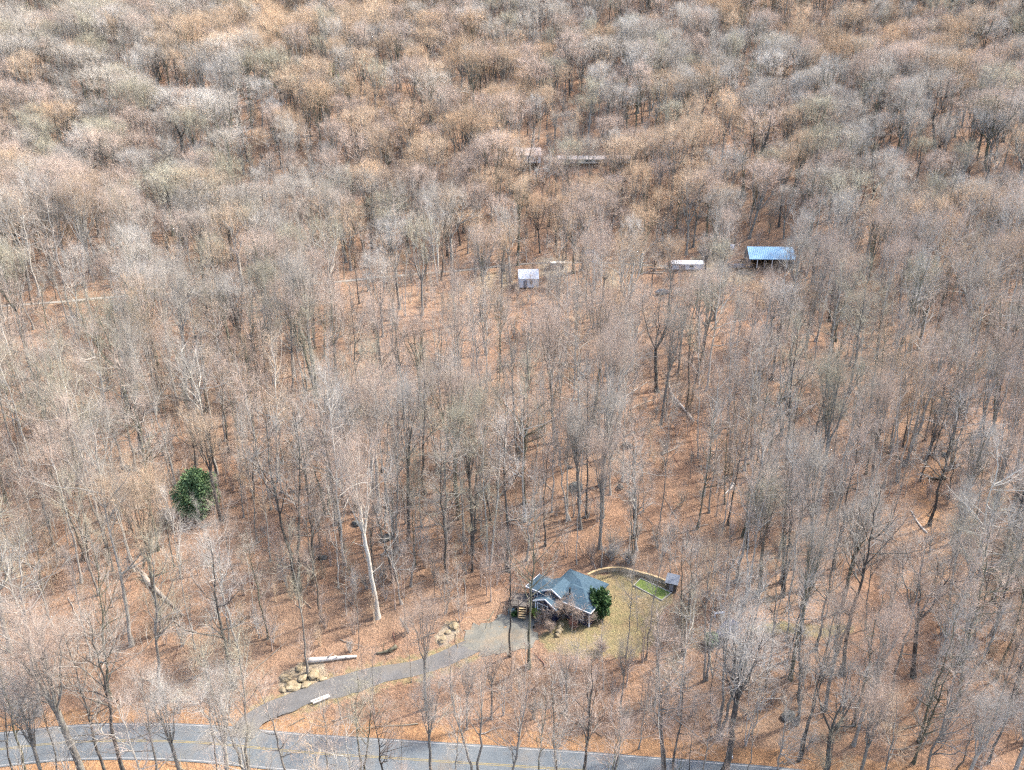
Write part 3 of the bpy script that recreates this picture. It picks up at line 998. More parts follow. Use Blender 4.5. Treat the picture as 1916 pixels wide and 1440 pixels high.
for i, (x, y, s, lab) in enumerate((
        (1078, 914, 1.15, 'large dark boulder uphill of the house beside a thin white trunk'),
        (1172, 836, .95, 'dark boulder with a hollow beside the crooked tan log'),
        (1160, 912, .7, 'grey boulder uphill of the turf plot, right of the large dark boulder'),
        (1335, 817, .6, 'round grey boulder left of a pale straight trunk on the right slope'),
        (666, 981, .75, 'round grey boulder left of the leaning tan log'),
        (725, 1008, .9, 'grey boulder touching the leaning tan log'),
        (604, 1045, .6, 'small grey boulder beside the white trunk on the middle slope'),
        (668, 938, .6, 'low dark boulder under twiggy brush on the middle slope'),
        (240, 878, .8, 'grey boulder left of the pale leaning tree'),
        (290, 768, .8, 'dark boulder high on the left slope above the evergreen'),
        (1768, 852, .6, 'dark boulder at the top of the bare orange slope'),
        (1900, 985, .8, 'dark boulder at the right edge of the slope'),
        (1160, 690, .8, 'dark boulder left of the twin dark oak'),
        (1474, 1342, .9, 'black boulder on the bank above the road at right'),
        (1185, 812, .5, 'flat grey boulder above the hollow boulder'),
        (1066, 875, .5, 'small grey boulder uphill of the large dark boulder'),
        (822, 884, .6, 'grey boulder in brush right of the forked dark tree'),
        (1390, 1210, .5, 'grey boulder right of the dark navy car'))):
    q = at(x, y)
    tag(blob('boulder', M['boulder'], (q[0], q[1], q[2] + s * .25), (s * 1.15, s * .9, s * .7), .32, 50 + i, 2, None, False, .1), lab, 'boulder', 'boulders on the slope')
for i, (x, y, s, lab) in enumerate(((548, 1284, .9, 'largest pale rock of the bank above the driveway bend'), (588, 1258, .8, 'yellowish rock of the bank right under the bleached log'),
                                    (566, 1266, .7, 'pale rock in the middle of the rocky bank'), (534, 1268, .55, 'grey-topped rock at the left end of the rocky bank'),
                                    (560, 1250, .5, 'small pale rock at the top of the rocky bank'), (575, 1280, .6, 'pale rock at the lower right of the rocky bank'),
                                    (530, 1290, .5, 'small pale rock at the lower left of the rocky bank'), (602, 1270, .45, 'small yellowish rock at the right end of the rocky bank'),
                                    (848, 1170, .65, 'pale rock above the driveway, left of the parking area'), (828, 1196, .6, 'low pale rock beside the driveway, below the other pale rock'),
                                    (838, 1182, .4, 'small pale rock between two bigger ones beside the driveway'))):
    q = at(x, y)
    tag(blob('rock', M['paleRock'], (q[0], q[1], q[2] + .02), (s * 1.35, s * .9, s * .55), .4, 90 + i, 2, None, False, .16), lab, 'rock', 'pale rocks of the bank')


# ------------------------------------------------------------------ bare trees
def nrm(v): return v / (np.linalg.norm(v, axis=-1, keepdims=True) + 1e-9)


def tubes(P, R, S):
    N, K = P.shape[:2]
    T = nrm(np.gradient(P, axis=1))
    ref = np.where(np.abs(T[..., 2:3]) > .9, np.array([1.0, 0, 0]), np.array([0, 0, 1.0]))
    U = nrm(np.cross(T, ref)); V = np.cross(T, U)
    a = np.arange(S) * 2 * PI / S
    W = P[:, :, None] + R[:, :, None, None] * (U[:, :, None] * np.cos(a)[:, None] + V[:, :, None] * np.sin(a)[:, None])
    i = np.arange(N * K * S).reshape(N, K, S)
    j = np.roll(i, -1, axis=2)
    F = np.stack([i[:, :-1], j[:, :-1], j[:, 1:], i[:, 1:]], -1).reshape(-1, 4)
    return W.reshape(-1, 3), F


def spawn(P, R, m, s0, s1, L, ang, up, K, r, rmax, rk=.6, curl=.0, jit=.12, taper=.3, skew=1.0):
    """m children on every parent branch; L(s) gives the length at position s along the parent"""
    N, KP = P.shape[:2]
    idx = np.repeat(np.arange(N), m)
    n = len(idx)
    s = s0 + (s1 - s0) * r.random(n) ** skew
    f = s * (KP - 1); k = np.minimum(f.astype(int), KP - 2); w = (f - k)[:, None]
    p = P[idx, k] * (1 - w) + P[idx, k + 1] * w
    t = nrm(P[idx, k + 1] - P[idx, k])
    rr = R[idx, k] * (1 - w[:, 0]) + R[idx, k + 1] * w[:, 0]
    q = r.normal(size=(n, 3)); q -= (q * t).sum(1, keepdims=True) * t; q = nrm(q)
    an = np.radians(ang + r.normal(size=n) * 12)[:, None]
    d = nrm(np.cos(an) * t + np.sin(an) * q + np.array([0, 0, up]))
    ln = L(s) * r.uniform(.6, 1.35, n)
    pts = [p]
    for i in range(K - 1):
        d = nrm(d + np.array([0, 0, curl]) + r.normal(size=(n, 3)) * jit)
        p = p + d * (ln / (K - 1))[:, None]
        pts.append(p)
    r0 = np.minimum(rr * rk, rmax)
    rad = r0[:, None] * np.linspace(1, taper, K)[None]
    return np.stack(pts, 1), rad, s


def stem(p0, p1, K, r, r0, r1, wander=.25, bow=0):
    t = np.linspace(0, 1, K)
    P = np.asarray(p0)[None] * (1 - t[:, None]) + np.asarray(p1)[None] * t[:, None]
    w = np.cumsum(r.normal(size=(K, 2)), 0) * wander * .5
    w -= np.outer(t, w[-1]) * .5; w -= w[0]
    P[:, :2] += w
    if bow: P[:, 0] += np.sin(t * PI) * bow
    return P, r0 + (r1 - r0) * t ** .8


def make_tree(style, seed, dens=.92, thick=1.0):
    """nominal height 26 m; returns trunk parts and crown parts (verts, quads)"""
    r = np.random.default_rng(seed)
    Hn = 26.0
    tr, br = [], []                      # (P, R, sides), branch sets that carry twigs
    if style in 'STWX':
        clear, cr, r0 = {'S': (.36, 4.2, .2), 'T': (.32, 5.6, .28), 'W': (.3, 3.6, .13), 'X': (.22, 4.6, .26)}[style]
        P, R = stem((0, 0, 0), (r.normal() * .8, r.normal() * .8, Hn * .97), 16, r, r0, .03, .3)
        stems = [(P, R, clear, 1.0, 1.0)]
    elif style == 'D':
        cr = 4.6; stems = []
        for sg in (-1, 1):
            P, R = stem((sg * .25, 0, 0), (sg * r.uniform(1.6, 2.8), r.normal(), Hn * r.uniform(.88, .98)), 15, r, .26, .03, .3)
            stems.append((P, R, .42, 1.0, 1.0))
    elif style == 'B':
        cr = 7.2
        hb = Hn * r.uniform(.34, .42)
        P, R = stem((0, 0, 0), (r.normal() * .4, r.normal() * .4, hb), 8, r, .52, .4, .1)
        stems = [(P, R, 2, 0, 0)]
        k = 4; a0 = r.uniform(0, 6)
        for i in range(k):
            a = a0 + i * 2 * PI / k + r.normal() * .3
            sp = r.uniform(3.0, 5.8)
            Q, S = stem(P[-1], P[-1] + np.array([math.cos(a) * sp, math.sin(a) * sp, (Hn - hb) * r.uniform(.72, .95)]), 10, r, .27, .03, .42)
            tt = np.linspace(0, 1, 10)[:, None]
            Q[:, :2] += np.array([math.cos(a), math.sin(a)]) * np.sin(tt * PI) * sp * .28
            stems.append((Q, S, .22, 1.0, .9))
    elif style == 'C':                   # broad dome over a short bole
        cr = 5.4
        hb = Hn * r.uniform(.3, .38)
        P, R = stem((0, 0, 0), (r.normal() * .4, r.normal() * .4, hb), 8, r, .36, .28, .1)
        stems = [(P, R, 2, 0, 0)]
        k = 9; a0 = r.uniform(0, 6)
        for i in range(k):
            a = a0 + i * 2.4
            q = math.sqrt((i + .3) / k)
            sp = 5.6 * q
            top = (Hn - hb) * (.62 + .36 * math.sqrt(1 - q * q * .95)) * r.uniform(.92, 1.02)
            Q, S = stem(P[-1], P[-1] + np.array([math.cos(a) * sp, math.sin(a) * sp, top]), 9, r, .15, .03, .35)
            tt = np.linspace(0, 1, 9)[:, None]
            Q[:, :2] += np.array([math.cos(a), math.sin(a)]) * np.sin(tt * PI) * sp * .22
            stems.append((Q, S, .35, 1.0, .55))
    else:                                # 'F' fan of ascending limbs
        cr = 5.0
        hb = Hn * r.uniform(.46, .54)
        P, R = stem((0, 0, 0), (r.normal() * .4, r.normal() * .4, hb), 9, r, .34, .26, .14)
        stems = [(P, R, 2, 0, 0)]
        k = 8; a0 = r.uniform(0, 6)
        for i in range(k):
            a = a0 + i * 2.4
            sp = r.uniform(1.0, 4.6) if i else .3
            o = P[-1] - np.array([0, 0, r.uniform(0, 1.2)])
            Q, S = stem(o, o + np.array([math.cos(a) * sp, math.sin(a) * sp, (Hn - hb) * r.uniform(.75, 1.0)]), 9, r, .13, .02, .3)
            stems.append((Q, S, .15, 1.0, .75))
    for P, R, s0, s1, lf in stems:
        tr.append((P[None], R[None], 8))
        if s0 > 1: continue
        n = {'S': 13, 'T': 17, 'W': 12, 'X': 22, 'D': 10, 'B': 8, 'F': 6, 'C': 7}[style]

        def plen(s, s0=s0, lf=lf):
            u = (s - s0) / (1 - s0)
            return cr * lf * (.45 + .9 * np.sin(np.clip(.25 + .72 * u, 0, 1) * PI))
        ang = {'S': 54, 'T': 56, 'W': 52, 'X': 66, 'D': 52, 'B': 50, 'F': 30, 'C': 44}[style]
        A, RA, _ = spawn(P[None], R[None], n, s0, .97, plen, ang, .08, 8, r, .13 * thick, .62, .06, .14, .22)
        tr.append((A, RA, 6)); br.append((A, RA, cr * .42))
        br.append((P[None][:, len(P) * 2 // 3:], R[None][:, len(P) * 2 // 3:], cr * .38))
    # a few dead stubs on the bole
    P, R = stems[0][0], stems[0][1]
    A, RA, _ = spawn(P[None], R[None], 4, .2, .9 if style in 'BFC' else .5, lambda s: r.uniform(.6, 2.2), 70, .1, 4, r, .05, .4, .05, .1, .3)
    tr.append((A, RA, 5))
    cp = []
    T2 = []
    d = dens
    for A, RA, L in br:
        m = max(3, int(8 * d)) if len(A) > 1 else int(14 * d)
        B, RB, _ = spawn(A, RA, m, .18, 1.0, lambda s, L=L: L * (1.05 - .45 * s), 46, .14, 6, r, .08 * thick, .62, .05, .14, .3, .85)
        cp.append((B, RB, 4)); T2.append((B, RB))
    T3 = []
    for B, RB in T2:
        C_, RC, _ = spawn(B, RB, max(3, int(6 * d)), .2, 1.0, lambda s: 1.8 * (1.1 - .4 * s), 44, .16, 4, r, .05 * thick, .62, .04, .16, .42, .8)
        cp.append((C_, RC, 3)); T3.append((C_, RC)); T3.append((B, RB))
    for C_, RC in T3:
        D_, RD, _ = spawn(C_, RC, max(2, int(2.9 * d)), .25, 1.0, lambda s: 1.25 * (1.1 - .3 * s), 40, .2, 3, r, .026 * thick, .75, .03, .15, .5, .8)
        cp.append((D_, RD, 3))
    return [tubes(*x) for x in tr], [tubes(*x) for x in cp]


def flare(V):
    """root flare: widen the lowest metre of the trunk"""
    z = V[:, 2]
    f = 1 + .9 * np.clip(1 - z / 1.0, 0, 1) ** 2
    V = V.copy(); V[:, :2] *= f[:, None]
    V[:, 2] = np.where(z < .05, -.8, z)
    return V


NEAR_T = .74      # twig tint close by; crowns uphill are painted lighter against their inner shade
VAR = {}
for st, n in (('S', 3), ('T', 4), ('W', 3), ('B', 3), ('F', 2), ('D', 2), ('X', 1), ('C', 2)):
    for k in range(n):
        a, b = make_tree(st, 1000 + ord(st) * 7 + k)
        a[0] = (flare(a[0][0]), a[0][1])
        VAR[st + str(k)] = (np_mesh('trunk', [(v, f, 0) for v, f in a], [M['bark']]),
                            np_mesh('crown', [(v, f, 0) for v, f in b], [M['twigs']]))


def lod_mesh(style, seed, dens, thick):
    a, b = make_tree(style, seed, dens, thick)
    a[0] = (flare(a[0][0]), a[0][1])
    return np_mesh('bare_tree', [(v, f, 0) for v, f in a] + [(v, f, 1) for v, f in b], [M['bark'], M['twigs']])


def lib(name, meshes):
    """a library collection for the scattered stuff, not linked to the scene"""
    c = bpy.data.collections.new(name)
    for i, me in enumerate(meshes):
        o = bpy.data.objects.new('%s_%02d' % (name, i), me)
        c.objects.link(o)
    return c


def scatter(name, coll, pts, rot, scl, idx, tint, bark):
    me = bpy.data.meshes.new(name)
    me.vertices.add(len(pts)); me.vertices.foreach_set('co', np.asarray(pts, np.float32).ravel())
    for nm, ty, val in (('rot', 'FLOAT_VECTOR', rot), ('scl', 'FLOAT_VECTOR', scl)):
        me.attributes.new(nm, ty, 'POINT').data.foreach_set('vector', np.asarray(val, np.float32).ravel())
    me.attributes.new('idx', 'INT', 'POINT').data.foreach_set('value', np.asarray(idx, np.int32))
    for nm, val in (('tint', tint), ('bark', bark)):
        me.attributes.new(nm, 'FLOAT_VECTOR', 'POINT').data.foreach_set('vector', np.asarray(val, np.float32).ravel())
    o = add(name, me)
    g = bpy.data.node_groups.new(name, 'GeometryNodeTree')
    g.interface.new_socket('Geometry', in_out='INPUT', socket_type='NodeSocketGeometry')
    g.interface.new_socket('Geometry', in_out='OUTPUT', socket_type='NodeSocketGeometry')
    n, l = g.nodes, g.links
    gi_, go = n.new('NodeGroupInput'), n.new('NodeGroupOutput')
    ci = n.new('GeometryNodeCollectionInfo')
    ci.inputs['Collection'].default_value = coll
    ci.inputs['Separate Children'].default_value = True
    ci.inputs['Reset Children'].default_value = True
    ip = n.new('GeometryNodeInstanceOnPoints')
    ip.inputs['Pick Instance'].default_value = True

    def attr(nm, ty):
        a = n.new('GeometryNodeInputNamedAttribute'); a.data_type = ty
        a.inputs['Name'].default_value = nm
        return a.outputs[0]
    l.new(gi_.outputs[0], ip.inputs['Points'])
    l.new(ci.outputs[0], ip.inputs['Instance'])
    l.new(attr('idx', 'INT'), ip.inputs['Instance Index'])
    l.new(attr('rot', 'FLOAT_VECTOR'), ip.inputs['Rotation'])
    l.new(attr('scl', 'FLOAT_VECTOR'), ip.inputs['Scale'])
    l.new(ip.outputs[0], go.inputs[0])
    md = o.modifiers.new('scatter', 'NODES'); md.node_group = g
    return o


# tints of the twigs (linear base colours) and of the bark
TINT = {'grey': (.46, .42, .36), 'silver': (.51, .48, .43), 'pink': (.52, .42, .345), 'tan': (.54, .415, .29), 'orange': (.56, .41, .27),
        'olive': (.43, .40, .30), 'red': (.26, .13, .105), 'pale': (.57, .53, .47)}
BARK = {'dark': (.085, .077, .07), 'grey': (.22, .205, .185), 'pale': (.36, .335, .30), 'white': (.44, .415, .37), 'moss': (.11, .108, .078), 'brown': (.17, .14, .11)}

# hero trees read off the photograph: base x, base y, top y, style, bark, tint, crown width factor
HERO = [
    (207, 1474, 1165, 'T', 'dark', 'grey', .8), (243, 1476, 1110, 'T', 'dark', 'grey', 1.0), (165, 1474, 1120, 'F', 'grey', 'pink', 1.2),
    (28, 1470, 1230, 'T', 'dark', 'grey', .7), (112, 1468, 1250, 'S', 'dark', 'pink', .9), (56, 1456, 1200, 'T', 'moss', 'silver', .8),
    (437, 1500, 1250, 'F', 'pale', 'pale', 1.2), (410, 1462, 1240, 'S', 'dark', 'grey', .8), (676, 1468, 1250, 'D', 'moss', 'olive', 1.0),
    (806, 1476, 1270, 'F', 'grey', 'silver', .9), (752, 1452, 1345, 'W', 'dark', 'grey', .9), (892, 1472, 1230, 'D', 'grey', 'pink', 1.1),
    (1096, 1470, 1235, 'T', 'dark', 'pink', 1.1), (1040, 1474, 1225, 'T', 'brown', 'grey', .9), (1252, 1470, 1250, 'D', 'dark', 'grey', 1.1),
    (1237, 1462, 1140, 'T', 'grey', 'pink', .9), (1356, 1446, 1150, 'F', 'dark', 'silver', 1.35), (1398, 1446, 1270, 'W', 'grey', 'tan', .9),
    (1546, 1466, 1250, 'B', 'dark', 'grey', .9), (1722, 1490, 1230, 'T', 'grey', 'pink', 1.0), (1872, 1500, 1255, 'F', 'pale', 'pale', 1.1),
    (1790, 1510, 1280, 'F', 'pale', 'silver', 1.0), (1655, 1490, 1290, 'T', 'grey', 'tan', 1.0),
    (686, 1308, 1200, 'W', 'grey', 'pink', .9), (797, 1326, 1105, 'F', 'grey', 'pink', .9), (770, 1276, 1165, 'W', 'grey', 'pink', 1.1),
    (874, 1364, 1235, 'F', 'grey', 'silver', 1.0), (955, 1228, 985, 'T', 'dark', 'pink', .75), (991, 1246, 925, 'T', 'moss', 'grey', .8),
    (1170, 1228, 1045, 'S', 'grey', 'grey', .8), (1208, 1232, 985, 'S', 'grey', 'grey', .8), (1255, 1084, 940, 'S', 'pale', 'pink', .8),
    (1447, 1184, 1000, 'S', 'pale', 'grey', .8), (1470, 1198, 935, 'S', 'pale', 'pink', .8), (1497, 1216, 1010, 'S', 'pale', 'pink', .8),
    (1526, 1214, 940, 'T', 'dark', 'grey', .8), (1545, 1152, 980, 'S', 'pale', 'pink', .8), (1575, 1262, 870, 'T', 'dark', 'grey', .9),
    (1621, 1178, 960, 'S', 'grey', 'pink', .8), (1708, 1264, 1020, 'B', 'dark', 'grey', .8), (1766, 1186, 890, 'D', 'pale', 'silver', .7),
    (1804, 1180, 1010, 'S', 'pale', 'pink', .7), (1819, 1206, 970, 'S', 'dark', 'pink', .8), (1850, 1220, 975, 'T', 'dark', 'grey', .7),
    (1889, 1246, 1060, 'S', 'dark', 'pink', .8), (1902, 1262, 1080, 'T', 'dark', 'grey', .8), (1325, 1090, 930, 'S', 'grey', 'grey', .7),
    (41, 1002, 810, 'S', 'grey', 'pink', .8), (26, 1066, 860, 'T', 'pale', 'pink', .7), (114, 902, 760, 'D', 'dark', 'olive', .8),
    (92, 896, 690, 'S', 'dark', 'grey', .8), (166, 1064, 740, 'S', 'dark', 'pink', .7), (186, 1064, 820, 'S', 'grey', 'grey', .7),
    (211, 1068, 830, 'S', 'dark', 'pink', .7), (247, 1206, 745, 'T', 'pale', 'grey', .7), (108, 1050, 845, 'S', 'grey', 'pink', .8),
    (126, 1020, 850, 'S', 'grey', 'pink', .8), (326, 1060, 900, 'F', 'dark', 'grey', .6), (366, 1212, 900, 'S', 'pale', 'pale', .55),
    (402, 1090, 920, 'S', 'grey', 'pale', .5), (430, 1208, 930, 'S', 'grey', 'pink', .8), (440, 1092, 880, 'S', 'grey', 'pink', .8),
    (405, 908, 650, 'T', 'dark', 'grey', .8), (241, 778, 535, 'B', 'moss', 'olive', .8), (261, 765, 560, 'S', 'dark', 'grey', .8),
    (277, 862, 640, 'S', 'dark', 'grey', .7), (480, 1014, 760, 'S', 'grey', 'grey', .8), (556, 1104, 730, 'D', 'dark', 'silver', .9),
    (584, 1092, 800, 'T', 'dark', 'grey', .7), (612, 858, 690, 'S', 'dark', 'pink', .7), (592, 724, 470, 'F', 'dark', 'grey', 1.0),
    (672, 766, 520, 'T', 'dark', 'grey', .8), (715, 882, 620, 'T', 'dark', 'olive', .8), (765, 1014, 690, 'F', 'dark', 'silver', .8),
    (646, 1056, 690, 'T', 'white', 'pale', .6), (689, 874, 720, 'W', 'pale', 'pale', .8), (698, 862, 740, 'W', 'white', 'pale', .7),
    (634, 1100, 890, 'S', 'white', 'pale', .7), (700, 1076, 930, 'F', 'dark', 'pink', .7), (586, 1036, 860, 'S', 'grey', 'pink', .8),
    (836, 1014, 880, 'W', 'dark', 'pink', 1.2), (1003, 924, 700, 'S', 'pale', 'grey', .7), (1018, 904, 690, 'S', 'pale', 'grey', .7),
    (1041, 846, 660, 'T', 'grey', 'grey', .7), (1098, 966, 680, 'T', 'dark', 'silver', .75), (1080, 1056, 820, 'W', 'white', 'pink', .7),
    (1126, 1060, 870, 'S', 'pale', 'pink', .8), (1229, 732, 545, 'B', 'dark', 'grey', 1.0), (1232, 990, 740, 'S', 'grey', 'grey', .7),
    (1303, 990, 760, 'T', 'moss', 'grey', .8), (1350, 996, 770, 'S', 'pale', 'pink', .8), (1410, 980, 680, 'T', 'moss', 'silver', .75),
    (1465, 1090, 810, 'D', 'grey', 'silver', .8), (1540, 1076, 950, 'S', 'dark', 'grey', .7), (1721, 900, 735, 'F', 'dark', 'grey', .8),
    (1712, 842, 700, 'S', 'dark', 'grey', .7), (1690, 836, 670, 'T', 'dark', 'pink', .7), (1776, 934, 780, 'T', 'dark', 'pink', .8),
    (1781, 1090, 895, 'F', 'pale', 'grey', .8), (1640, 1050, 895, 'T', 'grey', 'silver', .9), (1640, 684, 500, 'T', 'dark', 'grey', .8),
    (1590, 754, 630, 'S', 'pale', 'grey', .7), (1702, 758, 640, 'T', 'moss', 'grey', .7), (1318, 545, 430, 'F', 'dark', 'grey', 1.1),
    (1335, 600, 440, 'F', 'dark', 'olive', 1.0), (1082, 694, 570, 'T', 'dark', 'grey', .8), (1062, 690, 560, 'S', 'dark', 'grey', .7),
    (1302, 1088, 940, 'S', 'pale', 'pink', .7), (1400, 1300, 1190, 'W', 'grey', 'pink', 1.2), (1160, 1330, 1190, 'F', 'grey', 'grey', .8),
    (1100, 1340, 1195, 'T', 'grey', 'pink', .9), (1033, 1350, 1240, 'W', 'pale', 'silver', .9), (1195, 1400, 1240, 'S', 'pale', 'pink', .9),
    (1290, 1440, 1300, 'W', 'dark', 'grey', 1.0), (30, 1040, 880, 'S', 'pale', 'pink', .7), (9, 790, 570, 'S', 'white', 'pale', .6),
    (22, 830, 650, 'F', 'pale', 'silver', .8), (380, 850, 560, 'T', 'dark', 'grey', .9), (515, 640, 490, 'F', 'dark', 'grey', .8),
    (960, 705, 560, 'S', 'dark', 'grey', .7), (820, 720, 560, 'T', 'dark', 'grey', .8), (835, 740, 590, 'S', 'dark', 'pink', .8),
    (1470, 640, 480, 'T', 'moss', 'grey', .9), (1520, 600, 440, 'S', 'moss', 'grey', .8), (120, 720, 560, 'T', 'grey', 'tan', .9),
    (1880, 700, 550, 'T', 'grey', 'silver', .9), (300, 1490, 1235, 'T', 'grey', 'pink', 0.9), (352, 1500, 1260, 'F', 'grey', 'silver', 1.0), (478, 1500, 1275, 'T', 'pale', 'grey', 1.0), (545, 1495, 1270, 'T', 'grey', 'pink', 1.0), (615, 1500, 1290, 'S', 'grey', 'grey', 1.1), (725, 1490, 1280, 'T', 'dark', 'pink', 0.9), (850, 1500, 1290, 'S', 'pale', 'grey', 1.1), (950, 1500, 1270, 'T', 'grey', 'pink', 1.0), (1005, 1495, 1280, 'S', 'moss', 'grey', 1.0),
    (1150, 1500, 1280, 'T', 'grey', 'pink', 1.0), (1315, 1490, 1290, 'S', 'grey', 'pink', 1.1), (1450, 1490, 1300, 'T', 'pale', 'grey', 1.0), (1600, 1500, 1290, 'F', 'grey', 'pink', 1.0), (95, 1500, 1260, 'F', 'grey', 'silver', 0.9), (700, 1335, 1215, 'T', 'grey', 'pink', 0.9), (640, 1345, 1225, 'S', 'pale', 'pink', 1.0), (850, 1330, 1195, 'T', 'grey', 'pink', 0.9), (920, 1345, 1200, 'F', 'grey', 'pink', 0.9),
    (980, 1330, 1190, 'S', 'pale', 'grey', 1.0), (1060, 1330, 1195, 'F', 'grey', 'pink', 0.9), (1130, 1290, 1165, 'S', 'pale', 'pink', 0.9), (1225, 1320, 1160, 'F', 'pale', 'pink', 0.8), (1250, 1290, 1130, 'S', 'pale', 'grey', 0.8), (1070, 1215, 1120, 'W', 'white', 'pink', 0.6), (1150, 1120, 1010, 'W', 'grey', 'grey', 0.7), (1192, 1180, 1040, 'W', 'grey', 'pink', 0.7), (60, 570, 460, 'F', 'dark', 'grey', .9), (105, 560, 450, 'S', 'dark', 'grey', .9),
]
trees = []          # x, y, z, height, style, bark, tint, width, lean
for bx_, by_, ty_, st, bk, tn, cw in HERO:
    p = march([bx_], [by_], H)[0]
    lo, hi = 3.0, 60.0
    for _ in range(30):
        m_ = (lo + hi) / 2
        if project(p + np.array([0, 0, m_]))[1] > ty_: lo = m_
        else: hi = m_
    h = float(np.clip(lo, 6, 36))
    trees.append([*p, h, st, bk, tn, cw, 1])

# the rest of the wood: jittered, kept off the clearings and out of the open views
PROT = [(955, 1066, 1150, 1160, .06), (1108, 1062, 1262, 1130, .05), (872, 1142, 1004, 1236, 0.0), (960, 503, 1012, 536, .12),
        (1395, 452, 1482, 487, .1), (962, 283, 1010, 304, .85), (1252, 478, 1316, 500, .2), (328, 872, 414, 972, .12),
        (1130, 1130, 1250, 1230, .25), (518, 1230, 680, 1306, .25), (620, 1236, 880, 1290, .25), (1195, 690, 1262, 735, .3),
        (40, 470, 110, 540, .6), (1225, 535, 1262, 560, .4), (1680, 850, 1790, 1010, .4), (1250, 715, 1290, 790, .3),
        (1040, 289, 1180, 302, .6), (640, 500, 860, 526, .25), (880, 484, 1010, 505, .25), (1010, 470, 1250, 510, .5), (60, 556, 190, 570, .4), (560, 1370, 1000, 1440, .7), (0, 1365, 420, 1430, .7), (230, 1040, 350, 1160, .45)]
rf_ = np.random.default_rng(5)


def dart(n, xr, yr, dmin):
    """dart throwing on a grid; dmin(y) is the spacing"""
    cell = 6.0
    gr = {}
    out = []
    xs = rf_.uniform(*xr, n); ys = rf_.uniform(*yr, n)
    for x, y in zip(xs, ys):
        k = (int(x // cell), int(y // cell)); dm = dmin(y); ok = True
        for i in (-1, 0, 1):
            for j in (-1, 0, 1):
                for q in gr.get((k[0] + i, k[1] + j), ()):
                    if (q[0] - x) ** 2 + (q[1] - y) ** 2 < dm * dm: ok = False; break
                if not ok: break
            if not ok: break
        if ok:
            gr.setdefault(k, []).append((x, y)); out.append((x, y))
    return np.array(out)


def clear_of_things(x, y):
    m = np.ones(len(x), bool)
    d, _ = line_dist(x, y, ROAD); m &= d > ROAD_W + 1.2
    d, _ = line_dist(x, y, DRIVE); m &= d > DRIVE_W + .8
    d, _ = line_dist(x, y, TRACK); m &= d > TRACK_W + .3
    m &= poly_sd(x, y, PAD) > 1.0
    m &= poly_sd(x, y, LAWN) > .3
    m &= np.hypot(x - HOUSE_C[0], y - HOUSE_C[1]) > 10.5
    for o in KEEP_OFF: m &= np.hypot(x - o[0], y - o[1]) > o[2]
    return m


KEEP_OFF = []
for o in COL.objects:
    if o.parent is None and o.get('category') in ('barn', 'shed', 'mobile home', 'camper', 'house', 'cabin', 'outbuilding', 'car'):
        KEEP_OFF.append((o.location.x, o.location.y, {'barn': 9, 'cabin': 8, 'mobile home': 7, 'car': 3}.get(o['category'], 5)))
hero_xy = np.array([[t[0], t[1]] for t in trees])
cand = dart(32000, (-330, 330), (33, 600), lambda y: 2.6 if y < 150 else (3.3 if y < 205 else 4.3))
half = 60 + cand[:, 1] * .86
cand = cand[np.abs(cand[:, 0]) < half]
cand = cand[clear_of_things(cand[:, 0], cand[:, 1])]
dh = np.min(np.hypot(cand[:, None, 0] - hero_xy[None, :, 0], cand[:, None, 1] - hero_xy[None, :, 1]), axis=1)
cand = cand[dh > 2.4]
cz = H(cand[:, 0], cand[:, 1])


def patch(x, y, s, ph): return .5 + .25 * (np.sin(x / s + ph) * np.sin(y / (s * .8) + ph * 2.1) + np.sin((x + y) / (s * 1.7) + ph * .7))


for (x, y), z in zip(cand, cz):
    u = rf_.random()
    far = y > 205
    if far:
        st = rf_.choice(list('CCCCBTCFD')); h = rf_.uniform(13, 26)
        if rf_.random() < .18: h *= .65
    else:
        st = rf_.choice(list('SSSTTWWWDFX') if y < 150 else list('CTTBSFDCTW')); h = rf_.uniform(17, 30) if y < 150 else rf_.uniform(16, 27)
        if st == 'W': h = rf_.uniform(8, 17)
    if y < 60: h = min(h, rf_.uniform(8, 20))
    pt = patch(x, y, 21, 1.0)
    o_ = rf_.random()
    if far:
        pr = np.clip((pt - .30) * 2.2, .08, .85)
        tn = rf_.choice(['tan', 'orange', 'pink']) if o_ < pr else rf_.choice(['grey', 'grey', 'silver', 'grey', 'olive', 'pink'])
    else:
        tn = rf_.choice(['tan', 'pink', 'orange']) if o_ < .22 else rf_.choice(['pink', 'pink', 'grey', 'silver', 'grey', 'olive'])
    bk = rf_.choice(['dark', 'grey', 'grey', 'grey', 'pale', 'pale', 'moss', 'brown', 'white'] if not far else ['dark', 'dark', 'grey', 'moss', 'grey'])
    w = rf_.uniform(.7, 1.1) if not far else rf_.uniform(.65, 1.3)
    # keep the open views open
    p0 = np.array([x, y, z]); tx, ty, _ = project(p0 + np.array([0, 0, h])); bx0, by0, dd0 = project(p0)
    wpx = FPX / dd0 * 3.5 * w * h / 26
    keep = 1.0
    for a0, b0, a1, b1, pk in PROT:
        if tx + wpx > a0 and tx - wpx < a1 and by0 > b0 and ty < b1 and by0 > b1 - 4:
            keep = min(keep, pk)
    if rf_.random() > keep:
        if keep < .02 or rf_.random() < .35: continue
        h = rf_.uniform(5, 9); st = 'W'
        if tx + 5 > 955 and tx - 5 < 1150 and 1060 < by0 < 1260: continue
    trees.append([x, y, z, h, st, bk, tn, w, 0])

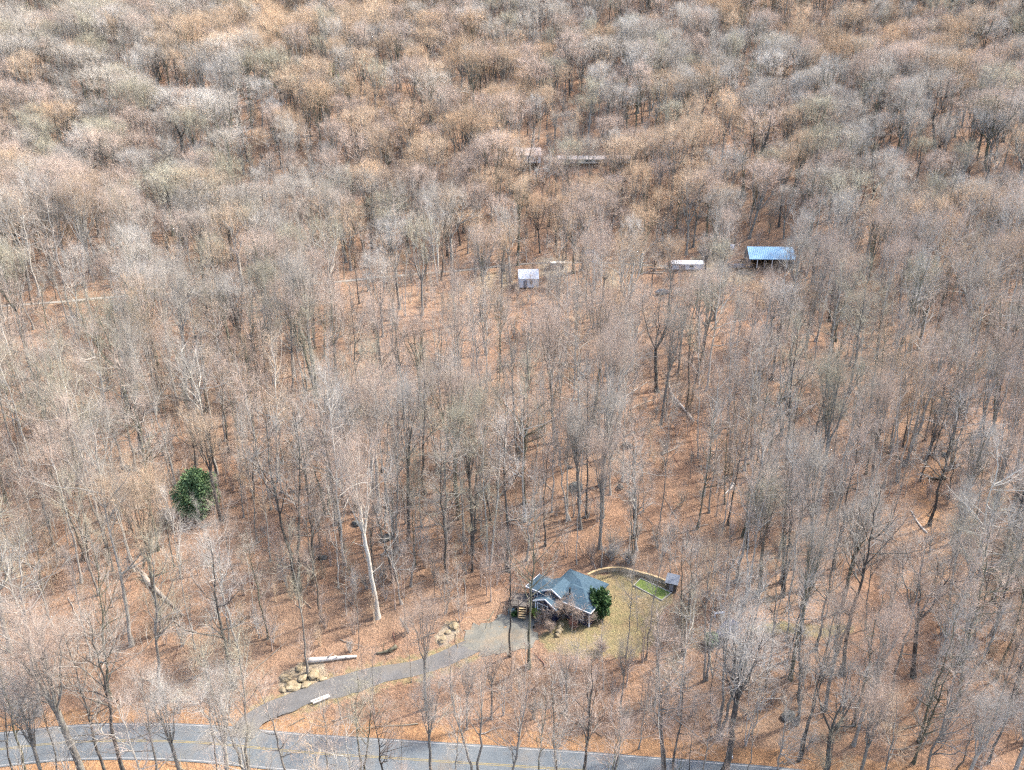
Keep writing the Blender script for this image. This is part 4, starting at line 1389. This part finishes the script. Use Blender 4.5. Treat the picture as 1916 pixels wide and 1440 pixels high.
# which trees show largest in the photograph
info = []
for t in trees:
    p = np.array(t[:3])
    mx, my, d = project(p + np.array([0, 0, t[3] * .65]))
    tx, ty, _ = project(p + np.array([0, 0, t[3]]))
    vis = -15 < mx < 1931 and ty < 1425 and my > -5 and my < 1460
    info.append((t[3] / d * (1.25 if t[8] else 1) if vis else -1))
order = np.argsort(-np.array(info))
N_IND = 292
chosen = [i for i in order[:N_IND] if info[i] > 0]
rest = sorted(set(range(len(trees))) - set(chosen))

STYLE_N = {'C': 2, 'S': 3, 'T': 4, 'W': 3, 'B': 3, 'F': 2, 'D': 2, 'X': 1}
ADJ = {'S': 'slender straight', 'T': 'tall upright', 'W': 'thin young', 'B': 'broad spreading', 'F': 'fan crowned', 'D': 'twin trunked', 'X': 'bushy', 'C': 'round crowned'}
BADJ = {'dark': 'dark', 'grey': 'grey', 'pale': 'pale grey', 'white': 'whitish', 'moss': 'mossy', 'brown': 'brown'}


def zone(px, py):
    if py > 1445 - max(0, 40 - px * .1): return 'on the near side of the road'
    if py > 1330 and px > 470: return 'on the orange verge above the road'
    if py > 1200 and px < 480: return 'on the bank left of the driveway'
    if py > 1225 and px < 1000: return 'on the slope between road and driveway'
    if py > 1225 and px < 1330: return 'between the road and the house lawn'
    if py > 1225: return 'on the wooded bank right of the lawn'
    if py > 1060 and px < 480: return 'around the long slanting log'
    if py > 1060 and px < 870: return 'uphill of the driveway'
    if py > 1060 and px < 1330: return 'beside the house and lawn'
    if py > 1060 and px < 1620: return 'along the grassy strip by the car'
    if py > 1060: return 'on the lower right slope'
    if py > 860 and px < 330: return 'left of the evergreen tree'
    if py > 860 and px < 600: return 'beside the evergreen tree'
    if py > 860 and px < 960: return 'near the grey middle boulders'
    if py > 860 and px < 1330: return 'uphill of the house'
    if py > 860 and px < 1640: return 'near the crossing dark log'
    if py > 860: return 'around the bare orange slope'
    if px < 500: return 'higher on the left slope'
    if px < 960: return 'higher on the middle slope'
    if px < 1420: return 'near the twin dark oak'
    return 'higher on the right slope'


recs = []
for i in chosen:
    t = trees[i]
    bx0, by0, _ = project(np.array(t[:3]))
    recs.append((zone(bx0, by0), t[4], t[5], float(bx0), i))
ORD = ['first', 'second', 'third', 'fourth', 'fifth', 'sixth', 'seventh', 'eighth', 'ninth', 'tenth', 'eleventh', 'twelfth']
groups_ = {}
for rcd in recs: groups_.setdefault(rcd[:3], []).append(rcd)
label_of = {}
for k, L in groups_.items():
    L.sort(key=lambda q: q[3])
    for j, q in enumerate(L):
        s = '%s %s tree %s' % (BADJ[k[2]], ADJ[k[1]], k[0])
        if len(L) > 1: s += ', ' + ORD[min(j, 11)] + ' from left'
        label_of[q[4]] = s

for c, i in enumerate(chosen):
    x, y, z, h, st, bk, tn, w, hero = trees[i]
    tm, cm = VAR[st + str(rf_.integers(STYLE_N[st]))]
    r = empty('bare_tree', (x, y, z - .1), 0, (rf_.normal() * .03, rf_.normal() * .04, rf_.uniform(0, 6.28)))
    s = h / 26.0
    wx = s * w * (1.0 if st != 'W' else 1.15)
    r.scale = (wx, wx, s)
    tag(r, label_of[i], 'tree', 'bare trees on the slope')
    v = rf_.uniform(.82, 1.18)
    to = add('trunk', tm, r); to['bark'] = [float(q * v) for q in BARK[bk]]
    v = rf_.uniform(.85, 1.15)
    co_ = add('crown', cm, r); co_['tint'] = [float(q * v * NEAR_T) for q in TINT[tn]]

# everything beyond the trees built one by one
TS = [('T', 1), ('T', 2), ('T', 3), ('S', 4), ('S', 5), ('B', 6), ('B', 7), ('D', 8), ('X', 9), ('W', 10), ('F', 11), ('C', 12), ('C', 13), ('C', 14)]
forest_lib = lib('bare_tree_kind', [lod_mesh(s, 300 + k, (.72 if s not in 'BC' else .85), (1.3 if s not in 'BC' else 1.85)) for s, k in TS])
by_style = {}
for k, (s, _) in enumerate(TS): by_style.setdefault(s, []).append(k)
R_ = [trees[i] for i in rest]
n = len(R_)
pts = np.array([[t[0], t[1], t[2] - .1] for t in R_])
rot = np.column_stack([rf_.normal(size=n) * .05, rf_.normal(size=n) * .05, rf_.uniform(0, 6.28, n)])
hs = np.array([t[3] / 26 for t in R_]); ws = np.array([t[7] for t in R_])
fw = np.where(pts[:, 1] > 205, 1.15, 1.0)
scl = np.column_stack([hs * ws * fw, hs * ws * fw, hs])
idx = [rf_.choice(by_style[t[4]]) for t in R_]
v1 = rf_.uniform(.82, 1.18, n)[:, None]; v2 = rf_.uniform(.8, 1.2, n)[:, None]
tag(scatter('far_woods', forest_lib, pts, rot, scl, idx, np.array([TINT[t[6]] for t in R_]) * v1 * (NEAR_T + (1.02 - NEAR_T) * smooth(120, 260, pts[:, 1]))[:, None], np.array([BARK[t[5]] for t in R_]) * v2), kind='stuff')  # twig colour ramps lighter uphill to lift the shade inside far crowns
print('TREES', len(trees), 'individual', len(chosen), 'rest', n)


# ------------------------------------------------------------------ undergrowth: twiggy brush and saplings
def make_brush(seed, hgt, nst, spread, dens):
    r = np.random.default_rng(seed)
    st = []
    for i in range(nst):
        a = r.uniform(0, 6.28); q = r.uniform(.15, 1) * spread
        P, R = stem((r.normal() * .12, r.normal() * .12, -.15), (math.cos(a) * q, math.sin(a) * q, hgt * r.uniform(.6, 1)), 7, r, .03 + .007 * hgt, .012, .1)
        st.append((P, R))
    P = np.stack([s[0] for s in st]); R = np.stack([s[1] for s in st])
    B, RB, _ = spawn(P, R, int(9 * dens), .2, 1, lambda s: hgt * .33 * (1.1 - .5 * s), 42, .2, 5, r, .026, .7, .05, .15, .4)
    C_, RC, _ = spawn(B, RB, int(5 * dens), .2, 1, lambda s: hgt * .16, 42, .15, 3, r, .018, .75, .03, .15, .5)
    return [tubes(P, R, 4), tubes(B, RB, 3), tubes(C_, RC, 3)]


brush_m = [np_mesh('brush', [(v, f, 0) for v, f in make_brush(70 + k, hh, ns, sp, 1)], [M['twigs']])
           for k, (hh, ns, sp) in enumerate(((2.6, 6, 1.1), (3.6, 5, 1.2), (5.5, 3, 1.0), (4.4, 4, 1.4), (7.0, 2, .8)))]
brush_lib = lib('brush_kind', brush_m)
bc = dart(60000, (-330, 330), (36, 560), lambda y: 1.4 if y < 205 else 3.6)
bc = bc[(np.abs(bc[:, 0]) < 25 + bc[:, 1] * .78)]
bc = bc[clear_of_things(bc[:, 0], bc[:, 1])]
dens = np.clip(patch(bc[:, 0], bc[:, 1], 9, 3.0) * 2.2 - .1, .25, 1.33)
dens = np.where(bc[:, 1] > 205, 1, dens)
bp = H(bc[:, 0], bc[:, 1])
qx, qy, _ = project(np.column_stack([bc, bp]))
for a0, b0, a1, b1, pk in PROT[:3] + PROT[9:11]:
    dens[(qx > a0 - 10) & (qx < a1 + 10) & (qy > b0) & (qy < b1 + 25)] *= .12
for P_ in ORANGE: dens *= np.where(poly_sd(bc[:, 0], bc[:, 1], P_) < 1, .25, 1)
dr, _ = line_dist(bc[:, 0], bc[:, 1], ROAD)
dens *= np.where(dr < ROAD_W + 4, .25, 1)
m = rf_.random(len(bc)) < dens * .75
bc, bp = bc[m], bp[m]
n = len(bc)
s = rf_.uniform(.7, 1.4, n) * np.where(bc[:, 1] > 205, 1.6, 1.0)
tn = np.array([TINT[k] for k in rf_.choice(['pink', 'pink', 'grey', 'pink', 'tan', 'silver'], n)]) * rf_.uniform(.8, 1.15, n)[:, None] * (.8 + .05 * smooth(150, 260, bc[:, 1]))[:, None]
tag(scatter('undergrowth', brush_lib, np.column_stack([bc, bp]), np.column_stack([np.zeros(n), np.zeros(n), rf_.uniform(0, 6.28, n)]),
            np.column_stack([s, s, s]), rf_.integers(0, len(brush_m), n), tn, tn), kind='stuff')
print('BRUSH', n)

# bare shrubs in front of the house and pale ones around the lawn, one by one
for i, (x, y, hgt, tn_, lab) in enumerate((
        (1012, 1168, 2.2, 'pink', 'pinkish bare shrub below the lime green bush'), (1032, 1158, 3.2, 'pink', 'pinkish bare shrub under the front gable of the house'),
        (1052, 1154, 3.6, 'pink', 'pinkish bare shrub below the front roof edge of the house'), (1074, 1160, 3.7, 'pink', 'pinkish bare shrub left of the dark evergreen bush'),
        (1098, 1168, 2.8, 'pink', 'low pinkish bare shrub below the dark evergreen bush'), (1030, 1182, 1.8, 'pink', 'pinkish bare shrub left of the pale stones'),
        (1071, 1176, 1.6, 'red', 'brown bare shrub right of the pale stones'), (1145, 1046, 3.0, 'pale', 'pale bare shrub above the garden wall, left one'),
        (1175, 1052, 2.6, 'pale', 'pale bare shrub above the garden wall, right one'), (1282, 1168, 3.4, 'tan', 'small gnarled tan tree right of the lawn'),
        (1125, 1218, 2.0, 'pink', 'pinkish bare shrub at the lower edge of the lawn'), (372, 412, 6.0, 'red', 'dark red bare shrub among far grey trees on the left'))):
    p = at(x, y)
    r = empty('bare_shrub', p, i * 1.3)
    r.scale = (hgt / 2.6 * 1.05,) * 2 + (hgt / 2.6,)
    tag(r, lab, 'shrub', 'bare shrubs')
    parts = make_brush(400 + i, 2.6, 18, 1.5, 1.5)
    a = add('stem', np_mesh('stem', [(parts[0][0], parts[0][1], 0)], [M['twigs']]), r); a['tint'] = [q * .8 for q in TINT[tn_]]
    a = add('twigs', np_mesh('twigs', [(v, f, 0) for v, f in parts[1:]], [M['twigs']]), r); a['tint'] = [q * .8 for q in TINT[tn_]]


# ------------------------------------------------------------------ evergreens
def leaf_cloud(n, r, s, size, shape='dome', droop=0):
    d = nrm(r.normal(size=(n, 3)))
    rad = r.random(n) ** .45
    lump = 1 + .22 * np.sin(d[:, 0] * 5 + 1) * np.sin(d[:, 1] * 4 + 2) + .16 * np.sin(d[:, 2] * 7 + d[:, 0] * 6)
    p = d * (rad * lump)[:, None]
    if shape == 'cone':
        z = r.random(n) ** 1.25
        ring = (.5 + .5 * np.abs(np.sin(z * 22))) * lump
        a = r.uniform(0, 6.28, n); q = (1 - z) ** .75 * np.sqrt(r.random(n)) * ring
        p = np.column_stack([np.cos(a) * q, np.sin(a) * q, z * 2 - 1])
        d = nrm(np.column_stack([np.cos(a), np.sin(a), np.full(n, -.3)]))
    p = p * np.array(s)
    u = nrm(d + r.normal(size=(n, 3)) * .6); u[:, 2] -= droop; u = nrm(u)
    v = nrm(np.cross(u, r.normal(size=(n, 3))))
    L = size * r.uniform(.6, 1.4, n)[:, None]; W = L * .38
    q = np.stack([p, p + u * L * .5 + v * W, p + u * L, p + u * L * .5 - v * W], 1)
    return q.reshape(-1, 3), np.arange(n * 4).reshape(n, 4)


def evergreen(name, px, py, w, h, mat, n, size, label, cat, shape='dome', droop=.3, seed=1):
    p = at(px, py)
    r = np.random.default_rng(seed)
    o = empty(name, p)
    tag(o, label, cat)
    mb = MB(); mb.tube([(0, 0, -.3), (.05, 0, h * .5), (0, .03, h * .9)], [.05 + h * .014, .04 + h * .009, .03], 8)
    t = mb.build('trunk', M['bark'], o, sm=True); t['bark'] = list(BARK['brown'])
    v, f = leaf_cloud(n, r, (w / 2, w / 2, h * .48), size, shape, droop)
    v[:, 2] += h * .5
    add('foliage', np_mesh('foliage', [(v, f, 0)], [mat], False), o)
    return o


evergreen('evergreen_tree', 373, 964, 6.0, 8.0, M['evergreen'], 22000, .36, 'rounded dark green evergreen tree alone on the leafy left slope', 'tree', 'dome', .4, 3)
evergreen('evergreen_bush', 1119, 1153, 3.2, 4.3, M['darkleaf'], 7000, .3, 'dark green bush at the right front corner of the house', 'bush', seed=4)
evergreen('lime_bush', 1010, 1150, 2.2, 1.9, M['lime'], 4000, .22, 'lime green bush between the deck steps and the front window', 'bush', seed=5)
evergreen('evergreen_bush', 963, 1152, 1.0, 1.0, M['darkleaf'], 900, .2, 'small dark bush in front of the teal tarp heap', 'bush', seed=6)
evergreen('evergreen_bush', 1330, 1206, 1.6, 1.8, M['evergreen'], 1500, .25, 'small evergreen bush behind the fan crowned tree right of the lawn', 'bush', seed=7)
for i, (x, y, w, h, lab) in enumerate(((205, 22, 6, 10, 'dark pine at the top edge of the photo, right one of the pair'), (118, 12, 6, 10, 'dark pine at the top edge of the photo, left one of the pair'),
                                       (505, 165, 7, 10, 'low dark pine among far grey trees near the upper left'), (625, 165, 7, 9, 'dark pine right of another low pine, near the upper left'),
                                       (900, 125, 8, 11, 'dark pine in the shaded gap near the top middle'), (938, 128, 7, 10, 'dark pine in the top middle gap, right of another'),
                                       (622, 55, 5, 12, 'narrow dark pine near the top, left of the middle'), (1425, 50, 6, 10, 'dark pine near the top right'))):
    evergreen('pine_tree', x, y, w, h, M['evergreen'], 2500, .9, lab, 'tree', 'cone', .3, 30 + i)

# broken snags
for i, (x, y, ty, bk, lab, bow) in enumerate(((38, 895, 828, 'white', 'broken white snag on the far left slope', .4), (267, 1062, 958, 'brown', 'curved broken tan snag below the left slope trees', 1.0),
                                              (1634, 960, 905, 'white', 'broken white snag right of the middle of the right slope', .5), (126, 922, 895, 'pale', 'thin pale broken snag on the left slope', .1),
                                              (336, 1080, 1018, 'pale', 'thin bleached broken snag below the evergreen', .2), (1480, 850, 810, 'white', 'hooked white snag above the thick double trunk', .6))):
    p = at(x, y)
    lo, hi = 1.0, 30.0
    for _ in range(30):
        m_ = (lo + hi) / 2
        if project(p + np.array([0, 0, m_]))[1] > ty: lo = m_
        else: hi = m_
    h = lo
    r = np.random.default_rng(800 + i)
    P, R = stem((0, 0, -.3), (r.normal() * .5, 0, h), 9, r, .12 + h * .014, .1, .12, bow)
    A, RA, _ = spawn(P[None], R[None], 3, .4, .95, lambda s: r.uniform(.5, 1.6), 50, .2, 4, r, .06, .5, 0, .15, .3)
    o = add('snag', np_mesh('snag', [(*tubes(P[None], R[None], 8), 0), (*tubes(A, RA, 5), 0)], [M['bark']]), None, p)
    o['bark'] = list(BARK[bk])
    tag(o, lab, 'dead tree', 'broken snags')


# dead branches lying about on the leaf litter
def make_sticks(seed, L):
    r = np.random.default_rng(seed)
    P, R = stem((0, 0, .06), (L, 0, .1), 7, r, .05, .02, .12)
    P = P[:, [0, 1, 2]]
    B, RB, _ = spawn(P[None], R[None], 6, .3, 1, lambda s: L * .3, 40, .1, 4, r, .025, .6, 0, .15, .4)
    return [tubes(P[None], R[None], 5), tubes(B, RB, 4)]


stick_lib = lib('dead_branch_kind', [np_mesh('dead_branch', [(v, f, 0) for v, f in make_sticks(60 + k, L)], [M['twigs']]) for k, L in enumerate((2.0, 3.2, 4.6))])
sc_ = dart(9000, (-140, 140), (40, 200), lambda y: 2.0)
sc_ = sc_[(np.abs(sc_[:, 0]) < 20 + sc_[:, 1] * .78)]
sc_ = sc_[clear_of_things(sc_[:, 0], sc_[:, 1])]
sc_ = sc_[rf_.random(len(sc_)) < .4]
n = len(sc_)
sz = H(sc_[:, 0], sc_[:, 1])
az = rf_.uniform(0, 6.28, n)
sz2 = H(sc_[:, 0] + np.cos(az) * 2, sc_[:, 1] + np.sin(az) * 2)
s = rf_.uniform(.7, 1.5, n)
tn = np.array([TINT[k] for k in rf_.choice(['tan', 'grey', 'pale', 'red', 'olive'], n)]) * rf_.uniform(.35, .75, n)[:, None]
tag(scatter('dead_branches', stick_lib, np.column_stack([sc_, sz + .03]), np.column_stack([np.zeros(n), -np.arctan2(sz2 - sz, 2.0), az]),
            np.column_stack([s, s, s]), rf_.integers(0, 3, n), tn, tn), kind='stuff')
